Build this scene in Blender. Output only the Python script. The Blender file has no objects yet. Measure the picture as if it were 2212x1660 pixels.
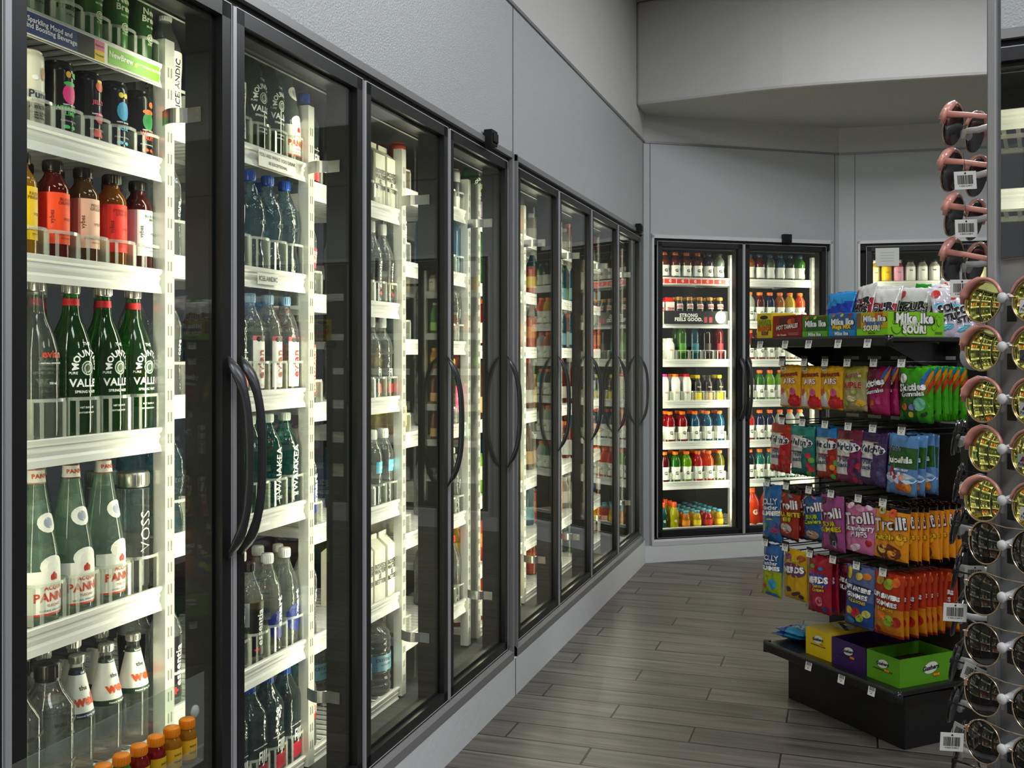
import bpy, math, random
from math import sin, cos, pi, radians
from mathutils import Vector, Matrix
random.seed(7)
sc = bpy.context.scene
COL = sc.collection

# ------------------------------------------------------------------ camera, world, room lights, exposure
cam = bpy.data.objects.new('camera', bpy.data.cameras.new('camera'))
COL.objects.link(cam)
cam.location = (1.328, 0, 1.41)
cam.rotation_euler = (radians(90), 0, radians(18.31))
cam.data.sensor_width = 36
cam.data.lens = 36 * 2200 / 2212
cam.data.shift_y = -60 / 2212
cam.data.clip_start = .02
sc.camera = cam
world = bpy.data.worlds.new('world'); sc.world = world; world.use_nodes = True
world.node_tree.nodes['Background'].inputs[0].default_value = (.8, .85, .9, 1)
world.node_tree.nodes['Background'].inputs[1].default_value = .05
sc.view_settings.view_transform = 'Standard'
sc.view_settings.look = 'None'
sc.view_settings.gamma = 1
sc.view_settings.exposure = 0
sc.cycles.max_bounces = 8
sc.cycles.diffuse_bounces = 3
sc.cycles.glossy_bounces = 4
sc.cycles.transmission_bounces = 6
sc.cycles.transparent_max_bounces = 28
sc.cycles.caustics_reflective = False
sc.cycles.caustics_refractive = False
sc.cycles.use_denoising = True
sc.cycles.sample_clamp_indirect = 4
sc.cycles.sample_clamp_direct = 12

def area(name, loc, rot, sx, sy, power, col=(1, 1, 1), spread=180):
    l = bpy.data.lights.new(name, 'AREA'); l.shape = 'RECTANGLE'; l.size = sx; l.size_y = sy
    l.energy = power; l.color = col; l.spread = radians(spread)
    o = bpy.data.objects.new(name, l); o.location = loc; o.rotation_euler = rot; COL.objects.link(o); return o
# unseen ceiling lights of the shop, plus one added fill behind the photographer
area('ceiling_or_fill_lamp', (2.2, .2, 3.72), (0, 0, 0), 1.2, .6, 42, (.96, .98, 1))
area('ceiling_or_fill_lamp', (.75, -.9, 3.72), (0, 0, 0), 1.2, .6, 34, (.96, .98, 1))  # added fill, brightens the sunglasses rack and the cooler door frames
area('ceiling_or_fill_lamp', (1.5, 2.6, 3.72), (0, 0, 0), .6, 1.2, 31, (.96, .98, 1))
area('ceiling_or_fill_lamp', (1.9, 4.9, 3.72), (0, 0, 0), .6, 1.2, 44, (.96, .98, 1))
area('ceiling_or_fill_lamp', (4.6, 1.6, 3.72), (0, 0, 0), 1.2, .6, 36, (.96, .98, 1))
area('ceiling_or_fill_lamp', (4.4, 4.6, 3.72), (0, 0, 0), 1.2, .6, 30, (.96, .98, 1))

# ------------------------------------------------------------------ materials
MC = {}
def srgb(c):
    if isinstance(c, str):
        c = [int(c[i:i + 2], 16) / 255 for i in (0, 2, 4)]
        return tuple((x / 12.92 if x <= .04045 else ((x + .055) / 1.055) ** 2.4) for x in c) + (1,)
    return tuple(c) + ((1,) if len(c) == 3 else ())
def newmat(key):
    m = bpy.data.materials.new(key); m.use_nodes = True
    nt = m.node_tree
    return m, nt, nt.nodes, nt.links
def P(c, rough=.5, metal=0, coat=0, bump=0, bscale=80, spec=.5):
    key = ('P', c, rough, metal, coat, bump, bscale, spec)
    if key in MC: return MC[key]
    m, nt, N, L = newmat('paint_' + str(c) if isinstance(c, str) else 'paint')
    b = N['Principled BSDF']
    b.inputs['Base Color'].default_value = srgb(c)
    b.inputs['Roughness'].default_value = rough
    b.inputs['Metallic'].default_value = metal
    b.inputs['Coat Weight'].default_value = coat
    b.inputs['Specular IOR Level'].default_value = spec
    if bump:
        t = N.new('ShaderNodeTexNoise'); t.inputs['Scale'].default_value = bscale; t.inputs['Detail'].default_value = 3
        co = N.new('ShaderNodeTexCoord'); L.new(co.outputs['Object'], t.inputs['Vector'])
        bu = N.new('ShaderNodeBump'); bu.inputs['Strength'].default_value = bump; bu.inputs['Distance'].default_value = .004
        L.new(t.outputs['Fac'], bu.inputs['Height']); L.new(bu.outputs['Normal'], b.inputs['Normal'])
    MC[key] = m; return m
def schlick(N, L, f0=.05, k=.95):
    lw = N.new('ShaderNodeLayerWeight'); lw.inputs['Blend'].default_value = .5
    p = N.new('ShaderNodeMath'); p.operation = 'POWER'; L.new(lw.outputs['Facing'], p.inputs[0]); p.inputs[1].default_value = 5
    q = N.new('ShaderNodeMath'); q.operation = 'MULTIPLY_ADD'; L.new(p.outputs[0], q.inputs[0]); q.inputs[1].default_value = k; q.inputs[2].default_value = f0
    return q, lw
def PANE(tint=(.93, .95, .94), f0=.055, rough=0):
    key = ('pane', tint, f0)
    if key in MC: return MC[key]
    m, nt, N, L = newmat('pane_glass'); N.remove(N['Principled BSDF'])
    q, _ = schlick(N, L, f0, .9)
    t = N.new('ShaderNodeBsdfTransparent'); t.inputs[0].default_value = srgb(tint)
    g = N.new('ShaderNodeBsdfGlossy'); g.inputs['Roughness'].default_value = rough
    mx = N.new('ShaderNodeMixShader'); L.new(q.outputs[0], mx.inputs[0]); L.new(t.outputs[0], mx.inputs[1]); L.new(g.outputs[0], mx.inputs[2])
    L.new(mx.outputs[0], N['Material Output'].inputs[0]); MC[key] = m; return m
def GL(c, edge=.25, refr=.45, f0=.06, bump=.0, bscale=60, milk=.05):
    """clear or tinted bottle wall: tint deepens towards the silhouette as a thick curved wall does"""
    key = ('gl', c, edge, refr, f0, bump, milk)
    if key in MC: return MC[key]
    m, nt, N, L = newmat('bottle_glass'); N.remove(N['Principled BSDF'])
    q, lw = schlick(N, L, f0, .9)
    cr = N.new('ShaderNodeMix'); cr.data_type = 'RGBA'
    L.new(lw.outputs['Facing'], cr.inputs['Factor'])
    C = srgb(c); cr.inputs['A'].default_value = C; cr.inputs['B'].default_value = tuple(x * edge for x in C[:3]) + (1,)
    t = N.new('ShaderNodeBsdfTransparent'); L.new(cr.outputs['Result'], t.inputs[0])
    r = N.new('ShaderNodeBsdfRefraction'); L.new(cr.outputs['Result'], r.inputs[0]); r.inputs['IOR'].default_value = 1.3; r.inputs['Roughness'].default_value = .02
    g = N.new('ShaderNodeBsdfGlossy'); g.inputs['Roughness'].default_value = .06
    m1 = N.new('ShaderNodeMixShader'); m1.inputs[0].default_value = refr; L.new(t.outputs[0], m1.inputs[1]); L.new(r.outputs[0], m1.inputs[2])
    mx = N.new('ShaderNodeMixShader'); L.new(q.outputs[0], mx.inputs[0]); df = N.new('ShaderNodeBsdfTranslucent'); df.inputs[0].default_value = C; d2 = N.new('ShaderNodeBsdfDiffuse'); d2.inputs[0].default_value = C
    ms = N.new('ShaderNodeMixShader'); ms.inputs[0].default_value = .5; L.new(df.outputs[0], ms.inputs[1]); L.new(d2.outputs[0], ms.inputs[2])
    mk = N.new('ShaderNodeMixShader'); mk.inputs[0].default_value = milk; L.new(m1.outputs[0], mk.inputs[1]); L.new(ms.outputs[0], mk.inputs[2])
    L.new(mk.outputs[0], mx.inputs[1]); L.new(g.outputs[0], mx.inputs[2])
    if bump:
        tx = N.new('ShaderNodeTexNoise'); tx.inputs['Scale'].default_value = bscale; co = N.new('ShaderNodeTexCoord'); L.new(co.outputs['Object'], tx.inputs['Vector'])
        bu = N.new('ShaderNodeBump'); bu.inputs['Strength'].default_value = bump; bu.inputs['Distance'].default_value = .006
        L.new(tx.outputs['Fac'], bu.inputs['Height'])
        for n in (r, g): L.new(bu.outputs['Normal'], n.inputs['Normal'])
    L.new(mx.outputs[0], N['Material Output'].inputs[0]); MC[key] = m; return m
def LIQ(c, tr=.35):
    """coloured drink in a clear bottle"""
    key = ('liq', c, tr)
    if key in MC: return MC[key]
    m, nt, N, L = newmat('drink'); N.remove(N['Principled BSDF'])
    q, lw = schlick(N, L, .05, .8)
    C = srgb(c)
    t = N.new('ShaderNodeBsdfTransparent'); t.inputs[0].default_value = C
    d = N.new('ShaderNodeBsdfDiffuse'); d.inputs[0].default_value = C
    tl = N.new('ShaderNodeBsdfTranslucent'); tl.inputs[0].default_value = C
    g = N.new('ShaderNodeBsdfGlossy'); g.inputs['Roughness'].default_value = .08
    a = N.new('ShaderNodeMixShader'); a.inputs[0].default_value = .5; L.new(d.outputs[0], a.inputs[1]); L.new(tl.outputs[0], a.inputs[2])
    b = N.new('ShaderNodeMixShader'); b.inputs[0].default_value = tr; L.new(a.outputs[0], b.inputs[1]); L.new(t.outputs[0], b.inputs[2])
    mx = N.new('ShaderNodeMixShader'); L.new(q.outputs[0], mx.inputs[0]); L.new(b.outputs[0], mx.inputs[1]); L.new(g.outputs[0], mx.inputs[2])
    L.new(mx.outputs[0], N['Material Output'].inputs[0]); MC[key] = m; return m
def CLEARP(c=(.9, .93, .9), milk=.25):
    """translucent white plastic"""
    key = ('clp', c, milk)
    if key in MC: return MC[key]
    m, nt, N, L = newmat('clear_plastic'); N.remove(N['Principled BSDF'])
    q, lw = schlick(N, L, .06, .7)
    t = N.new('ShaderNodeBsdfTransparent'); t.inputs[0].default_value = srgb(c)
    d = N.new('ShaderNodeBsdfDiffuse'); d.inputs[0].default_value = srgb(c)
    g = N.new('ShaderNodeBsdfGlossy'); g.inputs['Roughness'].default_value = .1
    b = N.new('ShaderNodeMixShader'); b.inputs[0].default_value = milk; L.new(t.outputs[0], b.inputs[1]); L.new(d.outputs[0], b.inputs[2])
    mx = N.new('ShaderNodeMixShader'); L.new(q.outputs[0], mx.inputs[0]); L.new(b.outputs[0], mx.inputs[1]); L.new(g.outputs[0], mx.inputs[2])
    L.new(mx.outputs[0], N['Material Output'].inputs[0]); MC[key] = m; return m

def floor_mat():
    m, nt, N, L = newmat('wood_plank_tile'); b = N['Principled BSDF']
    co = N.new('ShaderNodeTexCoord'); sp = N.new('ShaderNodeSeparateXYZ'); L.new(co.outputs['Object'], sp.inputs[0])
    def M(op, a, b_=None, c=None):
        n = N.new('ShaderNodeMath'); n.operation = op
        for k, v in enumerate((a, b_, c)):
            if v is None: continue
            if isinstance(v, (int, float)): n.inputs[k].default_value = v
            else: L.new(v, n.inputs[k])
        return n.outputs[0]
    PLK, PW, JT = .98, .16, .0048
    v = M('DIVIDE', M('SUBTRACT', sp.outputs['Y'], .05), PW); row = M('FLOOR', v); fv = M('FRACT', v)
    u = M('ADD', M('DIVIDE', M('SUBTRACT', sp.outputs['X'], .12), PLK), M('DIVIDE', M('SUBTRACT', row, 25), 3)); cu = M('FLOOR', u); fu = M('FRACT', u)
    du = M('MULTIPLY', M('MINIMUM', fu, M('SUBTRACT', 1, fu)), PLK); dv = M('MULTIPLY', M('MINIMUM', fv, M('SUBTRACT', 1, fv)), PW)
    dd = M('MINIMUM', du, dv)
    mr = N.new('ShaderNodeMapRange'); mr.interpolation_type = 'SMOOTHSTEP'; L.new(dd, mr.inputs[0]); mr.inputs[1].default_value = JT * .45; mr.inputs[2].default_value = JT * .95
    joint = mr.outputs[0]
    cb = N.new('ShaderNodeCombineXYZ'); L.new(cu, cb.inputs[0]); L.new(row, cb.inputs[1])
    wn = N.new('ShaderNodeTexWhiteNoise'); wn.noise_dimensions = '2D'; L.new(cb.outputs[0], wn.inputs['Vector'])
    cv = N.new('ShaderNodeCombineXYZ')
    L.new(M('MULTIPLY_ADD', sp.outputs['X'], 1.5, M('MULTIPLY', wn.outputs['Value'], 40)), cv.inputs[0]); L.new(M('MULTIPLY', sp.outputs['Y'], 19), cv.inputs[1]); L.new(M('MULTIPLY', wn.outputs['Value'], 17), cv.inputs[2])
    no = N.new('ShaderNodeTexNoise'); L.new(cv.outputs[0], no.inputs['Vector']); no.inputs['Scale'].default_value = 1.4; no.inputs['Detail'].default_value = 7; no.inputs['Distortion'].default_value = .8
    rp = N.new('ShaderNodeValToRGB'); L.new(no.outputs['Fac'], rp.inputs[0])
    rp.color_ramp.elements[0].position = .28; rp.color_ramp.elements[0].color = (.066, .058, .050, 1)
    rp.color_ramp.elements[1].position = .75; rp.color_ramp.elements[1].color = (.215, .192, .168, 1)
    hv = N.new('ShaderNodeMix'); hv.data_type = 'RGBA'; hv.blend_type = 'MULTIPLY'; hv.inputs['Factor'].default_value = 1; L.new(rp.outputs[0], hv.inputs['A'])
    tint = M('MULTIPLY_ADD', wn.outputs['Value'], .35, .82); L.new(tint, hv.inputs['B'])
    mix = N.new('ShaderNodeMix'); mix.data_type = 'RGBA'; L.new(joint, mix.inputs['Factor']); mix.inputs['A'].default_value = (.010, .008, .006, 1); L.new(hv.outputs['Result'], mix.inputs['B'])
    L.new(mix.outputs['Result'], b.inputs['Base Color'])
    b.inputs['Roughness'].default_value = .38; b.inputs['Specular IOR Level'].default_value = .45
    bu = N.new('ShaderNodeBump'); bu.inputs['Strength'].default_value = .6; bu.inputs['Distance'].default_value = .002
    L.new(joint, bu.inputs['Height']); L.new(bu.outputs['Normal'], b.inputs['Normal'])
    return m
WALL = P((.50, .525, .54), .36, .1, 0, .55, 170)
DRY = P((.60, .595, .585), .8)
BASEW = P((.80, .82, .84), .45, 0, 0, .4, 40)
ALU = P((.50, .51, .54), .38, .25)
ALUL = P((.72, .73, .75), .35, .1)
GREYT = P((.27, .27, .275), .35, .2)
BLACK = P((.006, .006, .0065), .55, 0, 0, 0, 80, .3)
STILE = P((.017, .0175, .019), .36, .2)
DARK = P((.022, .024, .024), .7)
STEEL = P((.55, .55, .52), .32, 1)
HANDLE = P((.06, .062, .068), .33, .6)
RAILW = P((.64, .64, .62), .4)
WHITE = P((.85, .85, .83), .45)
POSTM = P((.56, .57, .54), .28, .3)
BLK = P((.008, .008, .009), .3)

# ------------------------------------------------------------------ mesh helpers
class MB:
    def __init__(s): s.v = []; s.f = []; s.m = []; s.sm = []
    def add(s, v, f, mi=0, smooth=False):
        o = len(s.v); s.v += [tuple(p) for p in v]
        for q in f: s.f.append(tuple(i + o for i in q)); s.m.append(mi); s.sm.append(smooth)
        return s
    def box(s, x0, y0, z0, x1, y1, z1, mi=0):
        v = [(x0, y0, z0), (x1, y0, z0), (x1, y1, z0), (x0, y1, z0), (x0, y0, z1), (x1, y0, z1), (x1, y1, z1), (x0, y1, z1)]
        return s.add(v, [(0, 3, 2, 1), (4, 5, 6, 7), (0, 1, 5, 4), (1, 2, 6, 5), (2, 3, 7, 6), (3, 0, 4, 7)], mi)
    def lathe(s, prof, seg=16, mi=0, sq=0, caps=True, a0=0, a1=2 * pi, cx=0, cy=0):
        full = abs(a1 - a0 - 2 * pi) < 1e-6
        n = seg if full else seg + 1
        v = []; f = []
        for z, r in prof:
            for i in range(n):
                a = a0 + (a1 - a0) * i / seg
                k = 1
                if sq: k = 1 / (abs(cos(a)) ** sq + abs(sin(a)) ** sq) ** (1 / sq)
                v.append((cx + r * k * sin(a), cy - r * k * cos(a), z))
        for j in range(len(prof) - 1):
            for i in range(seg):
                i2 = (i + 1) % n if full else i + 1
                f.append((j * n + i, j * n + i2, (j + 1) * n + i2, (j + 1) * n + i))
        if caps and full:
            f.append(tuple(reversed(range(n)))); f.append(tuple((len(prof) - 1) * n + i for i in range(n)))
        return s.add(v, f, mi, True)
    def tube(s, pts, r, seg=8, mi=0, closed=False, rz=None):
        pts = [Vector(p) for p in pts]; n = len(pts); v = []; f = []
        up = Vector((0, 0, 1))
        prev = None
        for i, p in enumerate(pts):
            t = (pts[(i + 1) % n] - pts[i - 1]) if closed else (pts[min(i + 1, n - 1)] - pts[max(i - 1, 0)])
            t.normalize()
            if prev is None:
                a = up if abs(t.z) < .9 else Vector((1, 0, 0))
                u = t.cross(a).normalized()
            else:
                u = (prev - t * prev.dot(t)).normalized()
            prev = u; w = t.cross(u)
            rr = r[i] if isinstance(r, (list, tuple)) else r
            r2 = rz[i] if rz else rr
            for k in range(seg):
                a = 2 * pi * k / seg; v.append(p + u * cos(a) * rr + w * sin(a) * r2)
        m = n if closed else n - 1
        for i in range(m):
            for k in range(seg):
                j = (i + 1) % n
                f.append((i * seg + k, i * seg + (k + 1) % seg, j * seg + (k + 1) % seg, j * seg + k))
        if not closed:
            f.append(tuple(reversed(range(seg)))); f.append(tuple((n - 1) * seg + k for k in range(seg)))
        return s.add(v, f, mi, True)
    def ext(s, poly, x0, x1, mi=0):
        """poly of (y,z) pulled along x"""
        n = len(poly)
        v = [(x0, y, z) for y, z in poly] + [(x1, y, z) for y, z in poly]
        f = [(i, (i + 1) % n, n + (i + 1) % n, n + i) for i in range(n)] + [tuple(reversed(range(n))), tuple(range(n, 2 * n))]
        return s.add(v, f, mi)
    def extz(s, poly, z0, z1, mi=0):
        n = len(poly)
        v = [(x, y, z0) for x, y in poly] + [(x, y, z1) for x, y in poly]
        f = [(i, (i + 1) % n, n + (i + 1) % n, n + i) for i in range(n)] + [tuple(reversed(range(n))), tuple(range(n, 2 * n))]
        return s.add(v, f, mi)
    def mesh(s, name, mats):
        me = bpy.data.meshes.new(name); me.from_pydata(s.v, [], s.f)
        for m in (mats if isinstance(mats, (list, tuple)) else [mats]): me.materials.append(m)
        me.polygons.foreach_set('material_index', s.m); me.polygons.foreach_set('use_smooth', s.sm)
        me.update(); return me
    def obj(s, name, mats, parent=None, loc=None, bevel=0):
        o = bpy.data.objects.new(name, s.mesh(name, mats)); COL.objects.link(o)
        if parent: o.parent = parent
        if loc: o.location = loc
        if bevel:
            b = o.modifiers.new('bevel', 'BEVEL'); b.width = bevel; b.segments = 2; b.limit_method = 'ANGLE'
        return o
def mobj(name, me, parent=None, loc=None):
    o = bpy.data.objects.new(name, me); COL.objects.link(o)
    if parent: o.parent = parent
    if loc: o.location = loc
    return o
def tag(o, label, cat, group=None):
    o['label'] = label; o['category'] = cat
    if group: o['group'] = group
    return o
def empty(name, loc=(0, 0, 0), rz=0):
    o = bpy.data.objects.new(name, None); o.location = loc; o.rotation_euler = (0, 0, rz); o.empty_display_size = .05; COL.objects.link(o); return o
def struct(o): o['kind'] = 'structure'; return o
def dup(src, loc, rz=None, label=None, group=None, rot=None):
    c = src.copy(); COL.objects.link(c); c.location = loc
    if rz is not None: c.rotation_euler = (0, 0, rz)
    if rot is not None: c.rotation_euler = rot
    if label: c['label'] = label
    if group: c['group'] = group
    for ch in src.children:
        d = ch.copy(); COL.objects.link(d); d.parent = c
        for g in ch.children:
            e = g.copy(); COL.objects.link(e); e.parent = d
    return c

TC = {}
def textgeo(txt, size, bold=0., space=None):
    space = space or 1 + max(0, bold) * 1.6
    key = (txt, size, bold, space)
    if key not in TC:
        cu = bpy.data.curves.new('lettering', 'FONT'); cu.body = txt; cu.size = size; cu.align_x = 'CENTER'; cu.align_y = 'CENTER'
        cu.offset = bold * size; cu.resolution_u = 2; cu.space_character = space; cu.space_line = .85
        o = bpy.data.objects.new('lettering', cu)
        me = bpy.data.meshes.new_from_object(o)
        TC[key] = ([v.co.copy() for v in me.vertices], [tuple(p.vertices) for p in me.polygons])
        bpy.data.objects.remove(o); bpy.data.meshes.remove(me)
    return TC[key]
def put_text(mb, wrap, txt, size, x=0, z=0, rot=0, bold=.02, mi=0, eps=0., shear=0, sx=1., arc=0, space=None):
    vs, fs = textgeo(txt, size, bold, space)
    a = radians(rot); out = []
    for p in vs:
        X = (p.x * sx + p.y * shear); Z = p.y
        if arc: an = X / arc; X, Z = (arc + Z) * sin(an), (arc + Z) * cos(an) - arc
        X, Z = X * cos(a) - Z * sin(a) + x, X * sin(a) + Z * cos(a) + z
        q = wrap(X, Z, eps); out.append(q)
    mb.add(out, fs, mi)
def put_disc(mb, wrap, x, z, rx, rz, mi=0, n=14, eps=0., rot=0, pts=None):
    a = radians(rot)
    ring = []
    for i in range(n if pts is None else len(pts)):
        if pts is None: X, Z = rx * cos(2 * pi * i / n), rz * sin(2 * pi * i / n)
        else: X, Z = pts[i][0] * rx, pts[i][1] * rz
        ring.append((X * cos(a) - Z * sin(a) + x, X * sin(a) + Z * cos(a) + z))
    inner = [((p[0] - x) * .5 + x, (p[1] - z) * .5 + z) for p in ring]
    k = len(ring)
    v = [wrap(x, z, eps)] + [wrap(p[0], p[1], eps) for p in inner] + [wrap(p[0], p[1], eps) for p in ring]
    f = [(0, 1 + i, 1 + (i + 1) % k) for i in range(k)] + [(1 + i, 1 + k + i, 1 + k + (i + 1) % k, 1 + (i + 1) % k) for i in range(k)]
    mb.add(v, f, mi)
def put_rect(mb, wrap, x0, z0, x1, z1, mi=0, eps=0., nx=1, nz=1):
    v = []; f = []
    for j in range(nz + 1):
        for i in range(nx + 1):
            v.append(wrap(x0 + (x1 - x0) * i / nx, z0 + (z1 - z0) * j / nz, eps))
    for j in range(nz):
        for i in range(nx):
            a = j * (nx + 1) + i; f.append((a, a + 1, a + nx + 2, a + nx + 1))
    mb.add(v, f, mi)
def flat(y=0): return lambda x, z, e=0: (x, y - e, z)

# ------------------------------------------------------------------ products
def smooth_prof(pr, k=3):
    out = []
    n = len(pr)
    for i in range(n - 1):
        p0, p1, p2, p3 = pr[max(i - 1, 0)], pr[i], pr[i + 1], pr[min(i + 2, n - 1)]
        for j in range(k):
            t = j / k
            q = []
            for d in (0, 1):
                q.append(.5 * (2 * p1[d] + (p2[d] - p0[d]) * t + (2 * p0[d] - 5 * p1[d] + 4 * p2[d] - p3[d]) * t * t + (3 * p1[d] - p0[d] - 3 * p2[d] + p3[d]) * t ** 3))
            out.append(tuple(q))
    out.append(pr[-1]); return out
def rad_at(pr, z):
    for a, b in zip(pr, pr[1:]):
        if a[0] <= z <= b[0] and b[0] > a[0]: return a[1] + (b[1] - a[1]) * (z - a[0]) / (b[0] - a[0])
    return pr[-1][1] if z > pr[-1][0] else pr[0][1]
STORE = []   # templates are removed at the end if never placed
KINDS = {}
SCL = dict(mv=1.06, evg=1.06, panna=1.045, walia=1.25, o1=1.15, o2=1.15, o3=1.15, fiji=1.04, gallon=1.1)
def bottle(key, name, cat, desc, prof, body, cap=None, labels=(), texts=(), sq=0, seg=16, rings=(), extra=()):
    """prof [(z,r)], cap (z0,z1,r,mat), labels [(z0,z1,mat,a0deg,a1deg)], texts [(str,size,x,z,rot,color,opts)]"""
    pr = smooth_prof(prof)
    mb = MB().lathe(pr, seg, sq=sq)
    root = mb.obj(name, body)
    root.scale = (SCL.get(key, 1),) * 3
    if cap:
        z0, z1, r, mt = cap
        h = z1 - z0; c = MB()
        c.lathe([(z0, r * .96), (z0 + h * .05, r), (z0 + h * .9, r), (z1, r * .92)], max(seg, 12))
        for i in range(0 if seg < 14 else 18):   # knurling ribs
            a = 2 * pi * i / 18; x, y = r * sin(a), -r * cos(a)
            c.box(x - .0007, y - .0007, z0 + h * .15, x + .0007, y + .0007, z1 - h * .15)
        c.obj('cap', mt, root)
    for (z0, z1, mt, *ang) in labels:
        a0, a1 = (radians(ang[0]), radians(ang[1])) if ang else (0, 2 * pi)
        k = 5 if rad_at(pr, z0) != rad_at(pr, z1) or True else 1
        lp = [(z0 + (z1 - z0) * i / k, rad_at(pr, z0 + (z1 - z0) * i / k) + .0007) for i in range(k + 1)]
        MB().lathe(lp, seg, sq=sq, caps=False, a0=a0, a1=a1).obj('neck_band' if z1 - z0 < .025 and z0 > pr[-1][0] * .6 else 'paper_label', mt, root)
    if texts or extra:
        def wrap(x, z, e=0):
            r = rad_at(pr, z) ; a = x / max(r, .01); k = 1
            if sq: k = 1 / (abs(cos(a)) ** sq + abs(sin(a)) ** sq) ** (1 / sq)
            R = r * k + .0015 + e
            return (R * sin(a), -R * cos(a), z)
        mb = MB(); mats = []
        def mi(c):
            m = P(c, .5) if isinstance(c, (str, tuple)) else c
            if m not in mats: mats.append(m)
            return mats.index(m)
        for e in extra: put_disc(mb, wrap, e[0], e[1], e[2], e[3], mi(e[4]), eps=-.0004)
        for t in texts:
            o = t[6] if len(t) > 6 else {}
            put_text(mb, wrap, t[0], t[1], t[2], t[3], t[4], mi=mi(t[5]), **o)
        mb.obj('lettering', mats, root)
    KINDS[key] = dict(root=root, cat=cat, desc=desc, h=prof[-1][0], n=0)
    root['category'] = cat
    return root

clearG = GL((.93, .97, .95), .35); clearW = GL((.90, .94, .93), .3, .5, .07, .6, 45, .12); greenG = GL((.13, .55, .09), .22, .35, .06, 0, 60, .06)
paleG = GL((.76, .94, .82), .5, .45, .06, 0, 60, .14); tealG = GL((.20, .66, .60), .35, .4, .06, .4, 45); blueG = GL((.55, .78, .86), .35, .45, .07, .6, 45)
silver = P((.75, .74, .68), .28, 1); capw = P((.85, .86, .85), .35); orangec = P('ff7a12', .35); bluec = P('1c4fb0', .3); paper = P('f3f2ea', .6)
G = 'FFFFFF'
MV = [(0, .036), (.004, .0405), (.02, .042), (.10, .042), (.16, .042), (.185, .038), (.215, .029), (.245, .0175), (.285, .0145), (.297, .0145)]
bottle('mv', 'glass_water_bottle', 'water bottle', 'green glass water bottle', MV, greenG, (.285, .309, .017, silver), [(.262, .276, P('d51e2c', .5))],
       [('THE', .009, 0, .186, 0, G), ('MOUNTAIN', .0175, 0, .168, 0, G, dict(arc=.026, bold=.03)), ('VALLEY', .021, 0, .108, 0, G, dict(bold=.03)), ('PURE', .007, -.03, .128, 0, G), ('SPRING WATER', .0075, 0, .091, 0, G), ('NET 33.8 FL OZ', .005, 0, .06, 0, G), ('BOTTLED IN GLASS', .0045, 0, .05, 0, G)], seg=24,
       extra=[(0, .138, .0145, .0145, 'd8e4d4'), (0, .138, .0125, .0125, '244428')])
bottle('evg', 'glass_water_bottle', 'water bottle', 'clear glass water bottle', MV, clearG, (.285, .309, .017, silver), (), [('evian', .02, 0, .165, 0, 'c8402c', dict(bold=.03)), ('NATURAL SPRING WATER', .004, 0, .148, 0, G), ('750 ml', .006, 0, .11, 0, G)], seg=24)
PN = [(0, .038), (.004, .042), (.03, .0435), (.10, .0435), (.14, .040), (.19, .031), (.25, .0205), (.29, .0155), (.318, .0145)]
bottle('panna', 'glass_water_bottle', 'water bottle', 'pale green glass bottle', PN, paleG, (.302, .318, .016, silver),
       [(.27, .298, paper), (.27, .2725, P('d4471f', .5)), (.2955, .298, P('d4471f', .5)), (.02, .105, paper, -75, 75), (.02, .024, P('d4471f', .5), -75, 75)],
       [('ACQUA', .0115, 0, .072, 0, 'd4471f'), ('PANNA', .023, 0, .054, 0, 'd4471f', dict(bold=.03)), ('TUSCANY', .007, 0, .0385, 0, 'a86838'), ('NATURAL SPRING WATER', .0048, 0, .029, 0, '777777'), ('PANNA', .0115, 0, .284, 0, 'd4471f', dict(bold=.03)), ('\u2698', .02, 0, .092, 0, 'c8301c')], seg=24,
       extra=[(0, .113, .028, .02, 'f0efe6'), (0, .195, .0225, .019, 'f4f3ea'), (0, .195, .0105, .0105, '9aa4b8'), (0, .094, .004, .008, 'c8301c'), (-.005, .092, .003, .006, 'c8301c'), (.005, .092, .003, .006, 'c8301c')])
bottle('voss', 'glass_water_bottle', 'water bottle', 'clear cylindrical glass bottle', [(0, .030), (.004, .035), (.02, .036), (.20, .036), (.235, .036), (.238, .034)], clearG, (.24, .275, .0355, P((.55, .54, .48), .3, 1)), (), [('VOSS', .04, 0, .14, 90, 'e4e4dc', dict(bold=-.01))], seg=24)
WL = [(0, .030), (.004, .033), (.06, .034), (.12, .034), (.14, .031), (.19, .020), (.215, .0145), (.24, .0135)]
for k, c2, st, fl in (('well', '1c2d4a', 'Still', 'orange'), ('wells', '1d3a2a', 'Sparkling', 'orange')):
    bottle(k, 'glass_water_bottle', 'water bottle', 'clear bottle with cone label', WL, clearG, (.228, .245, .0158, silver),
           [(.125, .205, paper), (.205, .214, P(c2, .5)), (.116, .128, P(c2, .5))], [('the', .013, -.004, .178, 0, '3a3a3a'), ('well', .03, 0, .152, 0, 'e0521c', dict(bold=.045)), (st, .006, 0, .209, 0, G), ('Natural Spring Water', .0055, 0, .122, 0, G)], seg=24)
bottle('walia', 'water_bottle', 'water bottle', 'clear bottle with black cap', [(0, .036), (.005, .041), (.12, .041), (.14, .038), (.165, .022), (.185, .0175), (.19, .0175)], clearG, (.175, .205, .0195, P('14120f', .35)), (),
       [('WALIA WATER', .008, 0, .11, 0, '222222'), ('NATURAL', .006, 0, .09, 0, '222222'), ('BE GOOD', .008, 0, .03, 0, '222222')], seg=24, extra=[(0, .045, .022, .0016, '222222')])
VB = [(0, .028), (.004, .0315), (.02, .032), (.13, .032), (.155, .030), (.172, .020), (.18, .0165), (.19, .0165)]
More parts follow.
